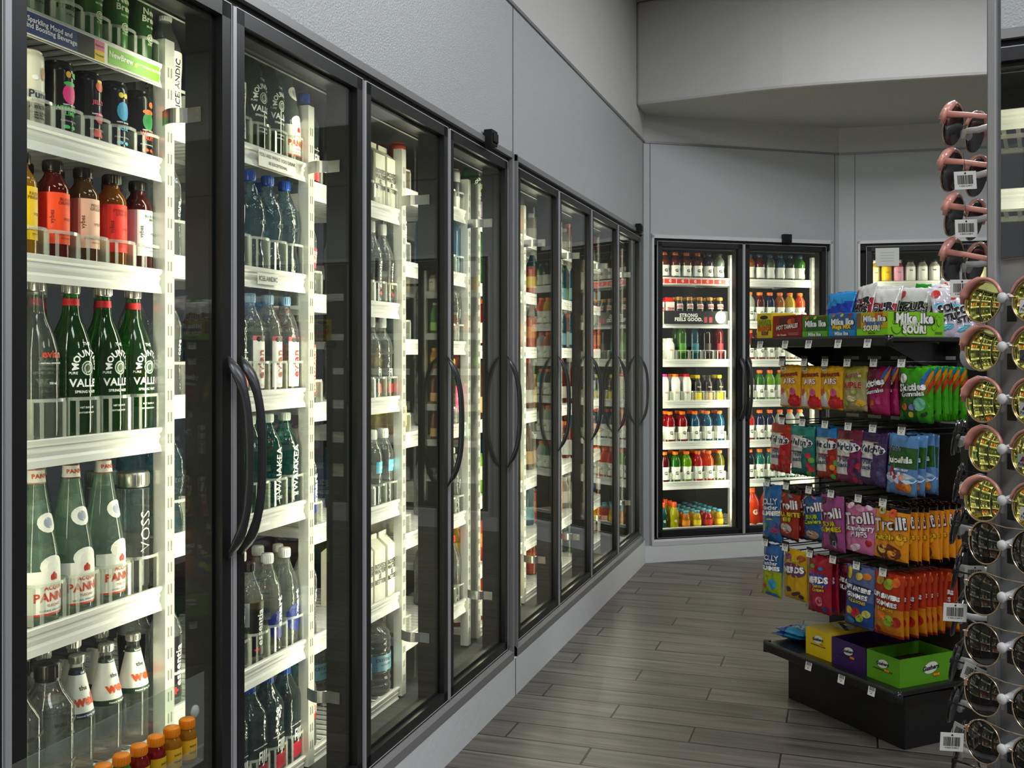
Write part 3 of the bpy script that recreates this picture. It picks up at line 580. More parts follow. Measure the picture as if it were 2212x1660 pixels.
def cooler(M, x0, x1, bounds, zb, zt, label, shelf_z, handles, led=11, group=None, guards=True, vis=None, trimmat=GREYT, brk=True, ends=(1, 1)):
    root = empty('reach_in_cooler'); root.matrix_world = M; tag(root, label, 'cooler', group)
    f = MB()  # outer frame trim
    w = .028
    f.ext([(-.012, zt - w), (-.012, zt - .006), (-.004, zt), (.03, zt), (.03, zt - w)], x0, x1)
    f.ext([(-.014, zb), (-.014, zb + .03), (.0, zb + .042), (.03, zb + .042), (.03, zb)], x0, x1)
    f.box(x0, -.012, zb, x0 + .016, .03, zt); f.box(x1 - .016, -.012, zb, x1, .03, zt)
    f.obj('outer_trim', trimmat, root)
    g = MB()   # black reveal header and sill
    g.box(x0 + .016, .004, zt - .075, x1 - .016, .10, zt - w); g.box(x0 + .016, .004, zb + .042, x1 - .016, .1, zb + .058)
    for k in range(len(bounds)):
        a = bounds[k]
        g.box(max(x0 + .016, a - .0405), .040, zb + .05, min(x1 - .016, a + .0405), .10, zt - .05)
    g.obj('mullion_frame', BLACK, root)
    i = MB(); D = .85; xa, xb = x0 + .005, x1 - .005
    i.box(xa, .1, zb + .02, xb, D, zb + .04); i.box(xa, .1, zt - .03, xb, D, zt - .01)
    if ends[0]: i.box(xa, .1, zb, xa + .01, D, zt)
    if ends[1]: i.box(xb - .01, .1, zb, xb, D, zt); i.box(xa, D, zb, xb, D + .02, zt)
    if not ends[1]: i.box(xb, .1, zb + .02, xb + .06, D, zb + .04); i.box(xb, .1, zt - .03, xb + .06, D, zt - .01); i.box(xb, D, zb, xb + .06, D + .02, zt)
    i.obj('interior', DARK, root)
    st = MB()
    for a in bounds:
        if a > x0 + .06 and a < x1 - .06: st.box(a - .0065, -.004, zb + .05, a + .0065, .01, zt - .05)
    if st.v: st.obj('mullion_cover', ALU, root)
    ls = MB().box(x0 + .05, .10, zt - .088, x1 - .05, .108, zt - .082).obj('header_rail', STEEL, root)
    # doors
    for k in range(len(bounds) - 1):
        a, b = bounds[k] + .010, bounds[k + 1] - .010
        z0, z1 = zb + .052, zt - .048
        d = MB(); s = .034; y0, y1 = 0.0, .034
        for (p, q, r2, t2) in ((a, z0, a + s, z1), (b - s, z0, b, z1), (a, z0, b, z0 + s), (a, z1 - s, b, z1)):
            d.box(p, y0, q, r2, y1, t2)
        # bright arris around the outside edge
        e = .0018
        for (p, q, r2, t2) in ((a - e, z0, a, z1), (b, z0, b + e, z1), (a, z0 - e, b, z0), (a, z1, b, z1 + e)):
            d.box(p, y0 - .001, q, r2, y0 + .012, t2, 1)
        do = d.obj('glass_door', [STILE, ALUL], root)
        MB().box(a + s - .004, .014, z0 + s - .004, b - s + .004, .018, z1 - s + .004).obj('glass_pane', PANE(), do)
        gk = MB()
        for (p, q, r2, t2) in ((a + s, z0 + s, a + s + .012, z1 - s), (b - s - .012, z0 + s, b - s, z1 - s), (a + s, z0 + s, b - s, z0 + s + .012), (a + s, z1 - s - .012, b - s, z1 - s)):
            gk.box(p, .019, q, r2, .034, t2)
        gk.obj('gasket', BLACK, do)
        hs = handles[k]
        if hs: mobj('door_handle', HM, do, ((b - .016) if hs > 0 else (a + .016), 0, 0))
    # uprights, straps, light strips
    for a in bounds:
        u = MB(); u.box(a - .017, .172, zb + .05, a + .017, .178, zt - .11); u.box(a - .017, .178, zb + .05, a - .012, .205, zt - .11); u.box(a + .012, .178, zb + .05, a + .017, .205, zt - .11)
        z = zb + .1
        while z < zt - .15:
            u.box(a - .007, .1705, z, a - .004, .1722, z + .022, 1); u.box(a + .004, .1705, z, a + .007, .1722, z + .022, 1); z += .05
        u.obj('shelf_upright', [POSTM, P((.22, .22, .20), .5)], root)
        if brk and x0 + .1 < a:
            for z in (1.955, .43):
                sb = MB(); pl = []
                n = 10
                for j in range(n + 1):
                    t = j / n; pl.append((a - .030 - .022 * sin(t * pi * .85), .168 - .075 * t))
                pl2 = pl + [(a - .044, .055)]
                out = [(p[0] - .0022, p[1]) for p in pl2]
                sb.extz(pl2 + out[::-1], z - .017, z + .017)
                for dz in (-.009, .009): sb.box(a - .0475, .062, z + dz - .003, a - .046, .068, z + dz + .003)
                sb.obj('strap_bracket', STEEL, root)
        MB().box(a - .010, .101, zb + .09, a + .010, .106, zt - .12).obj('led_strip', EM, root)
        for sd in (-1, 1):
            if not x0 + .04 < a + sd * .1 < x1 - .04: continue
            l = area('cooler_led', (0, 0, 0), (0, 0, 0), .025, 1.85, led * .5, LEDC)
            l.matrix_world = M @ Matrix.Translation((a + sd * .026, .106, (zb + zt) / 2)) @ Matrix.Rotation(-sd * radians(52), 4, 'Z') @ Matrix.Rotation(radians(90), 4, 'X')
    # shelves
    for k in range(len(bounds) - 1):
        a, b = bounds[k] + .020, bounds[k + 1] - .020
        for si, z in enumerate(shelf_z[k]):
            s = MB()
            nb = 16
            for j in range(nb):   # slatted gravity tracks
                xx = a + (b - a) * (j + .5) / nb; s.box(xx - .006, .20, z - .010, xx + .006, .74, z - .002)
            s.box(a, .20, z - .022, b, .215, z - .006); s.box(a, .70, z - .022, b, .72, z - .006); s.box(a, .45, z - .022, b, .46, z - .010)
            for xx in (a, b - .004): s.box(xx, .20, z - .03, xx + .004, .72, z - .004)
            so = s.obj('shelf', WHITE, root)
            h = .050
            pr = [(.182, z + .006), (.1795, z + .004), (.181, z - .004), (.187, z - .010), (.184, z - .016), (.188, z - .022), (.188, z - .030), (.184, z - .036), (.181, z - h), (.184, z - h), (.200, z - .02), (.200, z + .002), (.190, z + .006)]
            MB().ext(pr, a - .004, b + .004).obj('price_rail', RAILW, so)
    return root
def em(c, s):
    m, nt, N, L = newmat('led_diffuser'); N.remove(N['Principled BSDF'])
    e = N.new('ShaderNodeEmission'); e.inputs[0].default_value = (*c, 1); e.inputs[1].default_value = s
    L.new(e.outputs[0], N['Material Output'].inputs[0]); return m
EM = em(LEDC, 3)
B1 = [1.342, 1.999, 2.656, 3.312, 3.968]; B2 = [4.085, 4.735, 5.39, 6.06, 6.745]
SZ = [[2.081, 1.863, 1.605, 1.24, .872, .53], [1.97, 1.644, 1.312, .984, .576, .235], [1.924, 1.591, 1.265, .899, .571, .235], [2.009, 1.746, 1.466, 1.13, .765, .40]]
SZ2 = [[2.00, 1.72, 1.45, 1.13, .80, .50, .235]] * 4
SZA = [[1.965, 1.66, 1.384, 1.092, .80, .515, .19]] * 2
cooler(ML, .010, 4.000, [.028, .685] + B1, .158, 2.255, 'long glass-door cooler full of water bottles, nearest on the left wall', SZ[:1] * 2 + SZ, (1, -1, 1, -1, 1, 1), ends=(1, 0))
cooler(ML, 4.045, 6.800, B2, .158, 2.255, 'glass-door cooler at the far end of the left wall', SZ2, (1, 1, 1, 1), 15, ends=(0, 1))
cooler(MA, .055, 1.467, [.092, .760, 1.430], .112, 2.247, 'two-door sports drink cooler in the angled back corner', SZA, (1, -1), 17, trimmat=ALUL, brk=False)
cooler(MBm, .130, 2.76, [.18, .82, 1.46, 2.09, 2.72], .112, 2.247, 'cooler behind the candy display and sunglasses rack', [[1.955, 1.6, 1.3, 1.0, .7, .4]] * 4, (1, 1, 1, 1), 14, trimmat=ALUL, brk=False)

def lane_guard(root_shelf, x, z, w, h):
    key = (round(w, 3), h)
    if key not in GUARDS: GUARDS[key] = guard_mesh(w, h)
    mobj('bottle_guard', GUARDS[key], root_shelf, (x, .199, z))
def find_shelf(root, bay, si, nsh):
    if root == ROOTS[0]: bay += 2
    sh = [c for c in root.children if c.name.startswith('shelf') and not c.name.startswith('shelf_upright')]
    return sh[bay * nsh + si]
ROOTS = [o for o in COL.objects if o.name.startswith('reach_in_cooler')]
SHN = ['top', 'second', 'third', 'fourth', 'fifth', 'sixth', 'lowest']
ROWN = ['front', 'second', 'third', 'fourth', 'fifth', 'sixth', 'seventh', 'eighth']
def fill(M, root, phi, bay, x0, x1, si, nsh, z, pitch, keys, rows, door, first=None, end=.046, gh=.075, rear=None, jit=.12, guard=True):
    """keys: from the right-hand end of the bay towards the left"""
    shelf = find_shelf(root, bay, si, nsh)
    sn = SHN[si] if si < nsh - 1 else 'lowest'
    grp = 'drinks on the %s shelf of the %s' % (sn, door)
    cols = [(x1 - end - i * pitch, k, '%s from right' % ORD[i]) for i, k in enumerate(keys)]
    if first: cols.append((x0 + .065, first, 'leftmost'))
    for (x, k, w) in cols:
        if k is None: continue
        r0 = .0425 if KINDS[k]['h'] > .2 else .036
        if k == 'gallon': r0 = .075
        for r in range(rows):
            kk = k if not (rear and r > 0) else rear
            dp = max(2 * r0 + .004, .074)
            loc = M @ Vector((x, .192 + r0 + dp * r, z - .001))
            rj = random.uniform(-jit, jit) + (random.choice((-1, 1)) * 1.2 if r and random.random() < .4 else 0)
            place(kk, loc, phi + rj, '%s, %s row, %s shelf, %s' % (w, ROWN[r], sn, door), grp)
        if guard and shelf and gh: lane_guard(shelf, x, z, min(pitch, .092) * .94, gh)
PL = pi / 2; PA = pi / 2 - HA; PB = pi / 2 - HB
D1, D2, D3, D4 = 'first left door', 'second left door', 'third left door', 'fourth left door'
R = ROOTS
b = B1
for k, (xa_, dn) in enumerate(((.685, 'hidden near door'), (.028, 'hidden nearest door'))):
    for si, kk in enumerate((['nb3', 'nb2'], ['can2', 'canp'], ['vy1', 'vy3', 'vy4'], ['mv', 'evg'], ['panna', 'voss'], ['gwater', 's_orange'])):
        fill(ML, R[0], PL, -1 - k, xa_, xa_ + .657, si, 6, SZ[0][si], .098, [kk[(q + k) % len(kk)] for q in range(5)], 1, dn, gh=0, guard=False)
fill(ML, R[0], PL, 0, b[0], b[1], 0, 6, SZ[0][0], .083, ['nb4', 'nb3', 'nb3', 'nb2', 'nb1'], 2, D1, end=.042, gh=.055)
fill(ML, R[0], PL, 0, b[0], b[1], 1, 6, SZ[0][1], .083, ['can4', 'can3', 'can2', 'can1', 'canp', 'canr'], 2, D1, end=.042, gh=.055)
fill(ML, R[0], PL, 0, b[0], b[1], 2, 6, SZ[0][2], .088, ['vy5', 'vy4', 'vy3', 'vy2', 'vy1'], 2, D1, end=.042, gh=.06)
fill(ML, R[0], PL, 0, b[0], b[1], 3, 6, SZ[0][3], .0985, ['mv', 'mv', 'mv', 'evg'], 3, D1, end=.050, gh=.085, jit=.04)
fill(ML, R[0], PL, 0, b[0], b[1], 4, 6, SZ[0][4], .0985, ['voss', 'panna', 'panna', 'panna'], 2, D1, end=.050, gh=.085)
fill(ML, R[0], PL, 0, b[0], b[1], 5, 6, SZ[0][5], .09, ['wells', 'wells', 'well', 'walia', 'walia'], 2, D1, end=.050, gh=0)
fill(ML, R[0], PL, 1, b[1], b[2], 0, 6, SZ[1][0], .09, ['panna', 'mv', 'mv', 'iceland'], 2, D2, 'iceland')
fill(ML, R[0], PL, 1, b[1], b[2], 1, 6, SZ[1][1], .092, ['eternal', 'eternal', 'eternal', 'iceland'], 2, D2, 'clear', gh=.09)
fill(ML, R[0], PL, 1, b[1], b[2], 2, 6, SZ[1][2], .092, ['evian', 'evian', 'evian', 'fiji'], 2, D2, 'clear', gh=.085)
fill(ML, R[0], PL, 1, b[1], b[2], 3, 6, SZ[1][3], .092, ['waiakea', 'waiakea', 'waiakea', 'aqua'], 2, D2, 'eternal', gh=.085)
fill(ML, R[0], PL, 1, b[1], b[2], 4, 6, SZ[1][4], .092, ['smart', 'smart', 'essentia', 'essentia'], 2, D2, 'essentia', gh=.085)
fill(ML, R[0], PL, 1, b[1], b[2], 5, 6, SZ[1][5], .092, ['fiji', 'fiji', 'fiji', 'fiji'], 2, D2, 'redlab', gh=.085)
fill(ML, R[0], PL, 2, b[2], b[3], 0, 6, SZ[2][0], .09, ['boxed', 'boxed', 'clear'], 2, D3, 'fiji')
fill(ML, R[0], PL, 2, b[2], b[3], 1, 6, SZ[2][1], .09, ['sportcap', 'sportcap', 'clear'], 2, D3, 'redlab')
fill(ML, R[0], PL, 2, b[2], b[3], 2, 6, SZ[2][2], .09, ['fijis', 'fijis', 'clear'], 2, D3, 'gwater')
fill(ML, R[0], PL, 2, b[2], b[3], 3, 6, SZ[2][3], .09, ['corew', 'corew', 'bluesl'], 2, D3, 'smart')
fill(ML, R[0], PL, 2, b[2], b[3], 4, 6, SZ[2][4], .09, ['boxed', 'boxed', 'boxed'], 2, D3, 'clear', guard=False)
fill(ML, R[0], PL, 2, b[2], b[3], 5, 6, SZ[2][5], .152, ['gallon', 'gallon'], 2, D3, 'redlab', end=.076, guard=False)
fill(ML, R[0], PL, 3, b[3], b[4], 0, 6, SZ[3][0], .09, ['c5', 'c5'], 2, D4, 'c1')
fill(ML, R[0], PL, 3, b[3], b[4], 1, 6, SZ[3][1], .09, ['bluesl', 'bluesl'], 2, D4, 'smart')
fill(ML, R[0], PL, 3, b[3], b[4], 2, 6, SZ[3][2], .09, ['clear', 'clear'], 2, D4, 'bluesl')
fill(ML, R[0], PL, 3, b[3], b[4], 3, 6, SZ[3][3], .09, ['pinklab', 'clear'], 2, D4, 'a1')
fill(ML, R[0], PL, 3, b[3], b[4], 4, 6, SZ[3][4], .09, ['clear', 'orcap'], 2, D4, 'pinklab')
fill(ML, R[0], PL, 3, b[3], b[4], 5, 6, SZ[3][5], .09, ['orcap', 'orcap'], 2, D4, 'gwater')
pool = ['a1', 'a2', 'a3', 'a4', 'a5', 'a6', 'a7', 'a8', 'a9', 'c1', 'c2', 'c3', 'c4', 'clear', 'mv', 'clear', 's_orange', 's_red']
for k in range(4):
    for si in range(7):
        rr = random.Random(100 + k * 10 + si)
        a_, b_, c_ = rr.choice(pool), rr.choice(pool), rr.choice(pool)
        if k == 0: fill(ML, R[1], PL, 0, B2[0], B2[0] + .26, si, 7, SZ2[0][si], .088, [rr.choice(pool)], 2, 'fifth left door near end', guard=False, gh=0)
        fill(ML, R[1], PL, k, B2[k], B2[k + 1], si, 7, SZ2[0][si], .088, [a_, b_], 2, ORD[k + 4] + ' left door', c_, guard=False, gh=0)
DA1, DA2, DB1 = 'back-left corner door', 'back-right corner door', 'far right cooler'
BA = [.092, .760, 1.430]
rowsA = [(['g_clear', 'g_purple', 'g_brown', 'g_brown', 'g_brown', 'g_brown'], ['f_green', 'f_black', 'f_blue', 'f_grey', 'f_red', 'f_or']),
         (['corep'] * 5 + ['lean', 'lean'], ['s_orange', 's_yellow', 's_gold', 's_navy', 's_dkred', 's_clear']),
         (['tv_red', 'tv_dark', 'tv_teal', 'tv_green', 'bodya'], ['s_clear', 's_gold', 's_gold', 's_gold', 's_red', 's_red']),
         (['y_yel', 'y_dk', 'y_yel', 'm_red', 'm_orange', 'm_pink'], ['s_teal', 's_navy', 's_lime', 's_lime', 's_green', 's_dark']),
         (['s_blue', 's_blue', 's_blue', 's_red', 's_red'], ['s_clear', 's_clear', 's_clear', 's_navy', 's_navy', 's_scar']),
         (['s_olive', 's_orange', 's_scar', 's_lime', 's_green', 's_dkred'], ['s_clear', 's_teal', 's_teal', 's_teal', 's_teal', 's_dark'])]
for si, (L_, R_) in enumerate(rowsA):
    pl = {5: .097, 7: .079}.get(len(L_), .086)
    fill(MA, R[2], PA, 0, BA[0], BA[1], si, 7, SZA[0][si], pl, L_, 2, DA1, end=.075, gh=.07 if si not in (0, 1) else 0)
    fill(MA, R[2], PA, 1, BA[1], BA[2], si, 7, SZA[0][si], .083, R_, 1 if si else 2, DA2, end=.085, gh=.07 if si not in (0,) else 0)
fill(MA, R[2], PA, 0, BA[0], BA[1], 6, 7, .19, .088, ['k_yel', 'k_red', 'k_yel', 'k_or'], 6, DA1, end=.075, gh=0)
fill(MA, R[2], PA, 0, BA[0], BA[1] - .352, 6, 7, .19, .09, ['q_yel', 'q_teal'], 4, DA1 + ' left', end=.075, gh=0)
fill(MA, R[2], PA, 1, BA[1], BA[2], 6, 7, .19, .13, [None, None, 'bigor', 'bigor'], 1, DA2, end=.09, gh=0)
fill(MBm, R[3], PB, 0, .18, .82, 0, 6, 1.955, .082, ['j_wht', 'j_wht', 'j_wht', 'j_wht', 'j_pink', 'j_yel2', 'j_yel'], 1, 'far cooler, first door', end=.06, gh=0)
fill(MBm, R[3], PB, 1, .82, 1.46, 0, 6, 1.955, .082, ['j_wht', 'j_wht', 'j_pink', 'j_yel2', 'j_wht', 'j_yel', 'j_pink'], 1, 'far cooler, second door', end=.06, gh=0)
for bay, nm in ((0, 'first'), (1, 'second')):
    for si in range(1, 5):
        rr = random.Random(si + 50 * bay)
        fill(MBm, R[3], PB, bay, .18 + .64 * bay, .82 + .64 * bay, si, 6, [1.955, 1.6, 1.3, 1.0, .7, .4][si], .1, [rr.choice(pool[:9]) for _ in range(2 if bay else 6)], 1, 'far cooler, %s door' % nm, end=.07, gh=0)

# ---------- signs on rails and walls
def sign(name, M, x, z, w, h, mats, draw, label, cat='sign', y=.1765, parent=None, rotx=0):
    mb = MB().box(-w / 2, 0, -h / 2, w / 2, .0016, h / 2)
    o = mb.obj(name, mats[0])
    o.matrix_world = M @ Matrix.Translation((x, y, z))
    l = MB(); draw(l, flat(-.0006)); l.obj('lettering', mats[1:], o)
    tag(o, label, cat); return o
def d1(l, w):
    put_rect(l, w, -.13, -.021, .01, .021, 0); put_rect(l, w, .01, -.021, .06, .021, 1); put_rect(l, w, .06, -.021, .09, 0, 2); put_rect(l, w, .06, 0, .09, .021, 3)
    put_text(l, w, 'Sparkling Mood and\nMind Boosting Beverage', .0145, -.065, .001, 0, mi=4, eps=.0006)
    put_text(l, w, 'Focused', .007, .075, -.01, 0, mi=5, eps=.0006); put_text(l, w, 'Euphoric', .007, .075, .01, 0, mi=5, eps=.0006)
sign('shelf_sign', ML, 1.695, 2.056, .26, .046, [paper, P('2c3c74', .5), P('16161c', .5), P('e8c814', .5), P('e07898', .5), P('f0f0f4', .5), P('3a3010', .5)], d1, 'dark blue strip sign on the top shelf edge behind the first left door')
def d2(l, w):
    put_rect(l, w, -.085, -.018, .085, .018, 0); put_text(l, w, 'NewBrew', .018, -.045, .003, 0, mi=1, eps=.0006, bold=.03); put_text(l, w, 'ADAPTOGENIC SELTZER', .0075, .045, .004, 0, mi=1, eps=.0006); put_disc(l, w, .003, .0, .005, .005, 2, eps=.0006)
sign('shelf_sign', ML, 1.882, 2.056, .175, .042, [paper, P('6cb424', .5), P('f4f8ec', .5), P('f0d020', .5)], d2, 'bright green strip sign on the top shelf edge behind the first left door')
def d3(l, w):
    put_text(l, w, 'YOU ARE WHAT YOU DRINK.', .014, 0, .009, 0, mi=0); put_text(l, w, 'BE EXCEPTIONAL', .012, 0, -.009, 0, mi=0)
sign('shelf_sign', ML, 2.48, 1.946, .19, .044, [paper, P('44464a', .5)], d3, 'white strip sign with grey words on the top shelf edge behind the second left door')
def d4(l, w): put_text(l, w, 'ICELANDIC', .018, 0, 0, 0, mi=0)
sign('shelf_sign', ML, 2.43, 1.620, .10, .03, [P((.6, .62, .6), .5), P('30343a', .5)], d4, 'short grey strip sign on the second shelf edge behind the second left door')
def d5(l, w):
    for i in range(6):
        put_rect(l, w, -.29 + i * .097, -.016, -.29 + i * .097 + .09, .016, 0); put_text(l, w, 'G', .026, -.245 + i * .097, 0, 0, mi=1, eps=.0006, bold=.05)
sign('shelf_sign', MA, .425, 1.942, .6, .04, [paper, P('e02c1c', .5), P('fff0e8', .5)], d5, 'red strip sign with repeated G marks on the top shelf edge in the corner cooler')
def d6(l, w): put_text(l, w, 'STRONG\nFEELS GOOD.', .034, -.06, 0, 0, mi=0, bold=.04); put_disc(l, w, .19, .004, .042, .045, 1); put_rect(l, w, .06, -.035, .085, .005, 2); put_rect(l, w, .1, -.035, .125, .005, 2)
sign('shelf_sign', MA, .48, 1.685, .5, .095, [P('1a1a1a', .4), P('f4f4f0', .5), P('f4f1e6', .5), P('b04048', .5)], d6, 'black sign with white words and disc on the second corner-cooler shelf')
def d7(l, w):
    for i in range(4): put_rect(l, w, -.045, .03 - i * .02, .045, .033 - i * .02, 0)
sign('paper_notice', MBm, .33, 2.12, .16, .13, [P('eef0ea', .5), P('b8bcb8', .6)], d7, 'blank-looking white paper notice taped on the far right cooler door', 'notice', y=-.003)

# door sensors on top trims
for M, x, lb in ((ML, 3.68, 'black box on top of the first left-wall cooler frame, above the fourth door'), (ML, 6.58, 'black box on top of the farthest left-wall cooler door frame'), (MA, 1.085, 'black box on top of the corner cooler frame')):
    s = MB().box(-.032, 0, -.03, .032, .035, .03).box(-.026, -.006, -.018, .026, 0, .018)
    o = s.obj('door_sensor', BLACK, bevel=.004); o.matrix_world = M @ Matrix.Translation((x, -.042, 2.245)); tag(o, lb, 'sensor', 'boxes on the cooler frames')

# ---------- acrylic tray with wellness shots on the first door
tr = empty('acrylic_shot_rack'); tr.matrix_world = ML @ Matrix.Translation((1.612, -.0, .568)); tag(tr, 'clear acrylic rack of small orange-capped shots stuck on the first left door', 'rack')
ac = CLEARP((.9, .95, .9), .06)
MB().box(-.30, -.052, .0, .20, -.003, .003).box(-.30, -.052, .0, .20, -.050, .035).obj('tray', ac, tr)
MB().box(-.30, -.004, .0, .27, -.0015, .16).obj('back_plate', ac, tr)
MB().lathe([(0, .014), (.004, .013), (.007, .004)], 16).obj('suction_cup', CLEARP((.9, .9, .9), .4), tr, (.235, -.004, .085)).rotation_euler = (radians(90), 0, 0)
for i, k in enumerate(['o1', 'o1', 'o2', 'o2', 'o3', 'o3', 'o1', 'o1', 'o1']):
    p = ML @ Vector((1.612 + .178 - i * .050, -.027, .5715))
    place(k, p, PL + random.uniform(-.5, .1), '%s from right in the acrylic rack on the first door' % ORD[i], 'wellness shots in the acrylic rack')

# ------------------------------------------------------------------ candy gondola
HG = radians(-43.5)
ga = Vector((sin(HG), cos(HG))); gn = Vector((-cos(HG), sin(HG))); GP = Vector((1.516, 3.897))
PHI = math.atan2(gn.x, -gn.y); PHE = math.atan2(-ga.x, ga.y)
MG = Matrix.Translation((GP.x, GP.y, 0)) @ Matrix.Rotation(PHI, 4, 'Z')   # local: x = -u, y = -v
def GD(u, v, z): p = GP + ga * u + gn * v; return (p.x, p.y, z)
gon = empty('candy_display'); gon.matrix_world = MG; tag(gon, 'black metal candy display stand with shelves and peg hooks on the tile floor', 'display stand')
MB().box(-.62, .0, 0, .0, .55, .19).obj('base', BLK, gon, bevel=.004)
MB().box(-.62, .22, .19, .05, .26, 1.46).obj('back_panel', P((.012, .010, .009), .55), gon)
def tray(z, u0, u1, v, th, lip):
    m = MB(); m.box(-u1, -v, z - th, -u0, .42, z)
    m.ext([(-v - .012, z - lip + .004), (-v - .014, z - .004), (-v - .008, z + .004), (-v, z + .004), (-v, z - lip)], -u1, -u0)
    o = m.obj('shelf', BLK, gon, bevel=.003)
    for x in (-u1, -u0): MB().lathe([(z - lip, .016), (z + .005, .016)], 14, cx=x, cy=-v + .004).obj('shelf_corner', P((.012, .012, .013), .18), gon)
tray(.24, -.065, .635, .10, .018, .040)
tray(1.48, -.05, .68, .13, .018, .036)
for x in (-.60, -.02): MB().add([(x, .22, 1.46), (x, -.09, 1.458), (x, .22, 1.33), (x + .006, .22, 1.46), (x + .006, -.09, 1.458), (x + .006, .22, 1.33)], [(0, 1, 2), (3, 5, 4), (0, 3, 4, 1), (1, 4, 5, 2), (2, 5, 3, 0)]).obj('shelf_bracket', BLK, gon)
HROW = [(1.392, [.527, .397, .282, .166, .036, -.093]), (1.158, [.527, .407, .282, .161, .04, -.093]), (.900, [.618, .502, .371, .25, .11, -.008]), (.655, [.629, .507, .366, .24, .119, -.008])]
for z, us in HROW:
    MB().box(-.64, .205, z - .03, .05, .222, z - .005).obj('hook_bar', BLK, gon)
    for u in us:
        m = MB(); m.tube([(-u, .21, z - .022), (-u, -.085, z - .022), (-u, -.10, z - .012)], .0028, 6)
        m.tube([(-u, .21, z - .002), (-u, -.105, z - .002)], .0022, 6); m.box(-u - .017, -.110, z - .02, -u + .017, -.106, z + .018)
        m.obj('peg_hook', BLK, gon)
lt = P((.5, .49, .46), .5)
for z in (1.392, 1.158):
    for i in range(5): MB().box(-.52 + i * .12, .2195, z + .005, -.45 + i * .12, .2205, z + .018).obj('panel_slot', lt, gon)
# barcode price tags
tg = MB(); rt = random.Random(3)
tg.box(-.0165, -.0009, -.018, .0165, 0, .018)
x = -.012
while x < .012:
    w_ = rt.choice((.0006, .0012, .0018)); put_rect(tg, flat(-.0011), x, .0, x + w_, .013, 1); x += w_ + rt.choice((.0006, .001))
put_rect(tg, flat(-.0011), -.011, -.005, .008, -.0035, 1); put_rect(tg, flat(-.0011), -.004, -.011, .004, -.0085, 1)
TAG0 = tg.obj('price_tag', [paper, P('222222', .6)]); nt_ = [0]
def ptag(loc, rot, label, grp):
    if nt_[0] == 0: o = TAG0; o.location = loc; o.rotation_euler = rot; tag(o, label, 'price tag', grp)
    else:
        o = dup(TAG0, loc, None, label, grp, rot=rot); 
    nt_[0] += 1; o['category'] = 'price tag'; return o
RN = ['highest', 'second', 'third', 'lowest']
for ri, (z, us) in enumerate(HROW):
    for i, u in enumerate(us):
        ptag(GD(u, .1105, z - .002), (radians(-8), 0, PHI), 'white barcode tag on the %s peg from left, %s hook row' % (ORD[i], RN[ri]), 'price tags on the candy hooks')
for i, u in enumerate((.618, .466, .332, .175, .029)): ptag(GD(u, .1455, 1.458), (radians(-12), 0, PHI), 'white barcode tag, %s from left on the top candy shelf edge' % ORD[i], 'price tags on the candy shelves')
for i, u in enumerate((.366, .19, .04)): ptag(GD(u, .1155, .218), (radians(-12), 0, PHI), 'white barcode tag, %s from left on the bottom candy shelf edge' % ORD[i], 'price tags on the candy shelves')

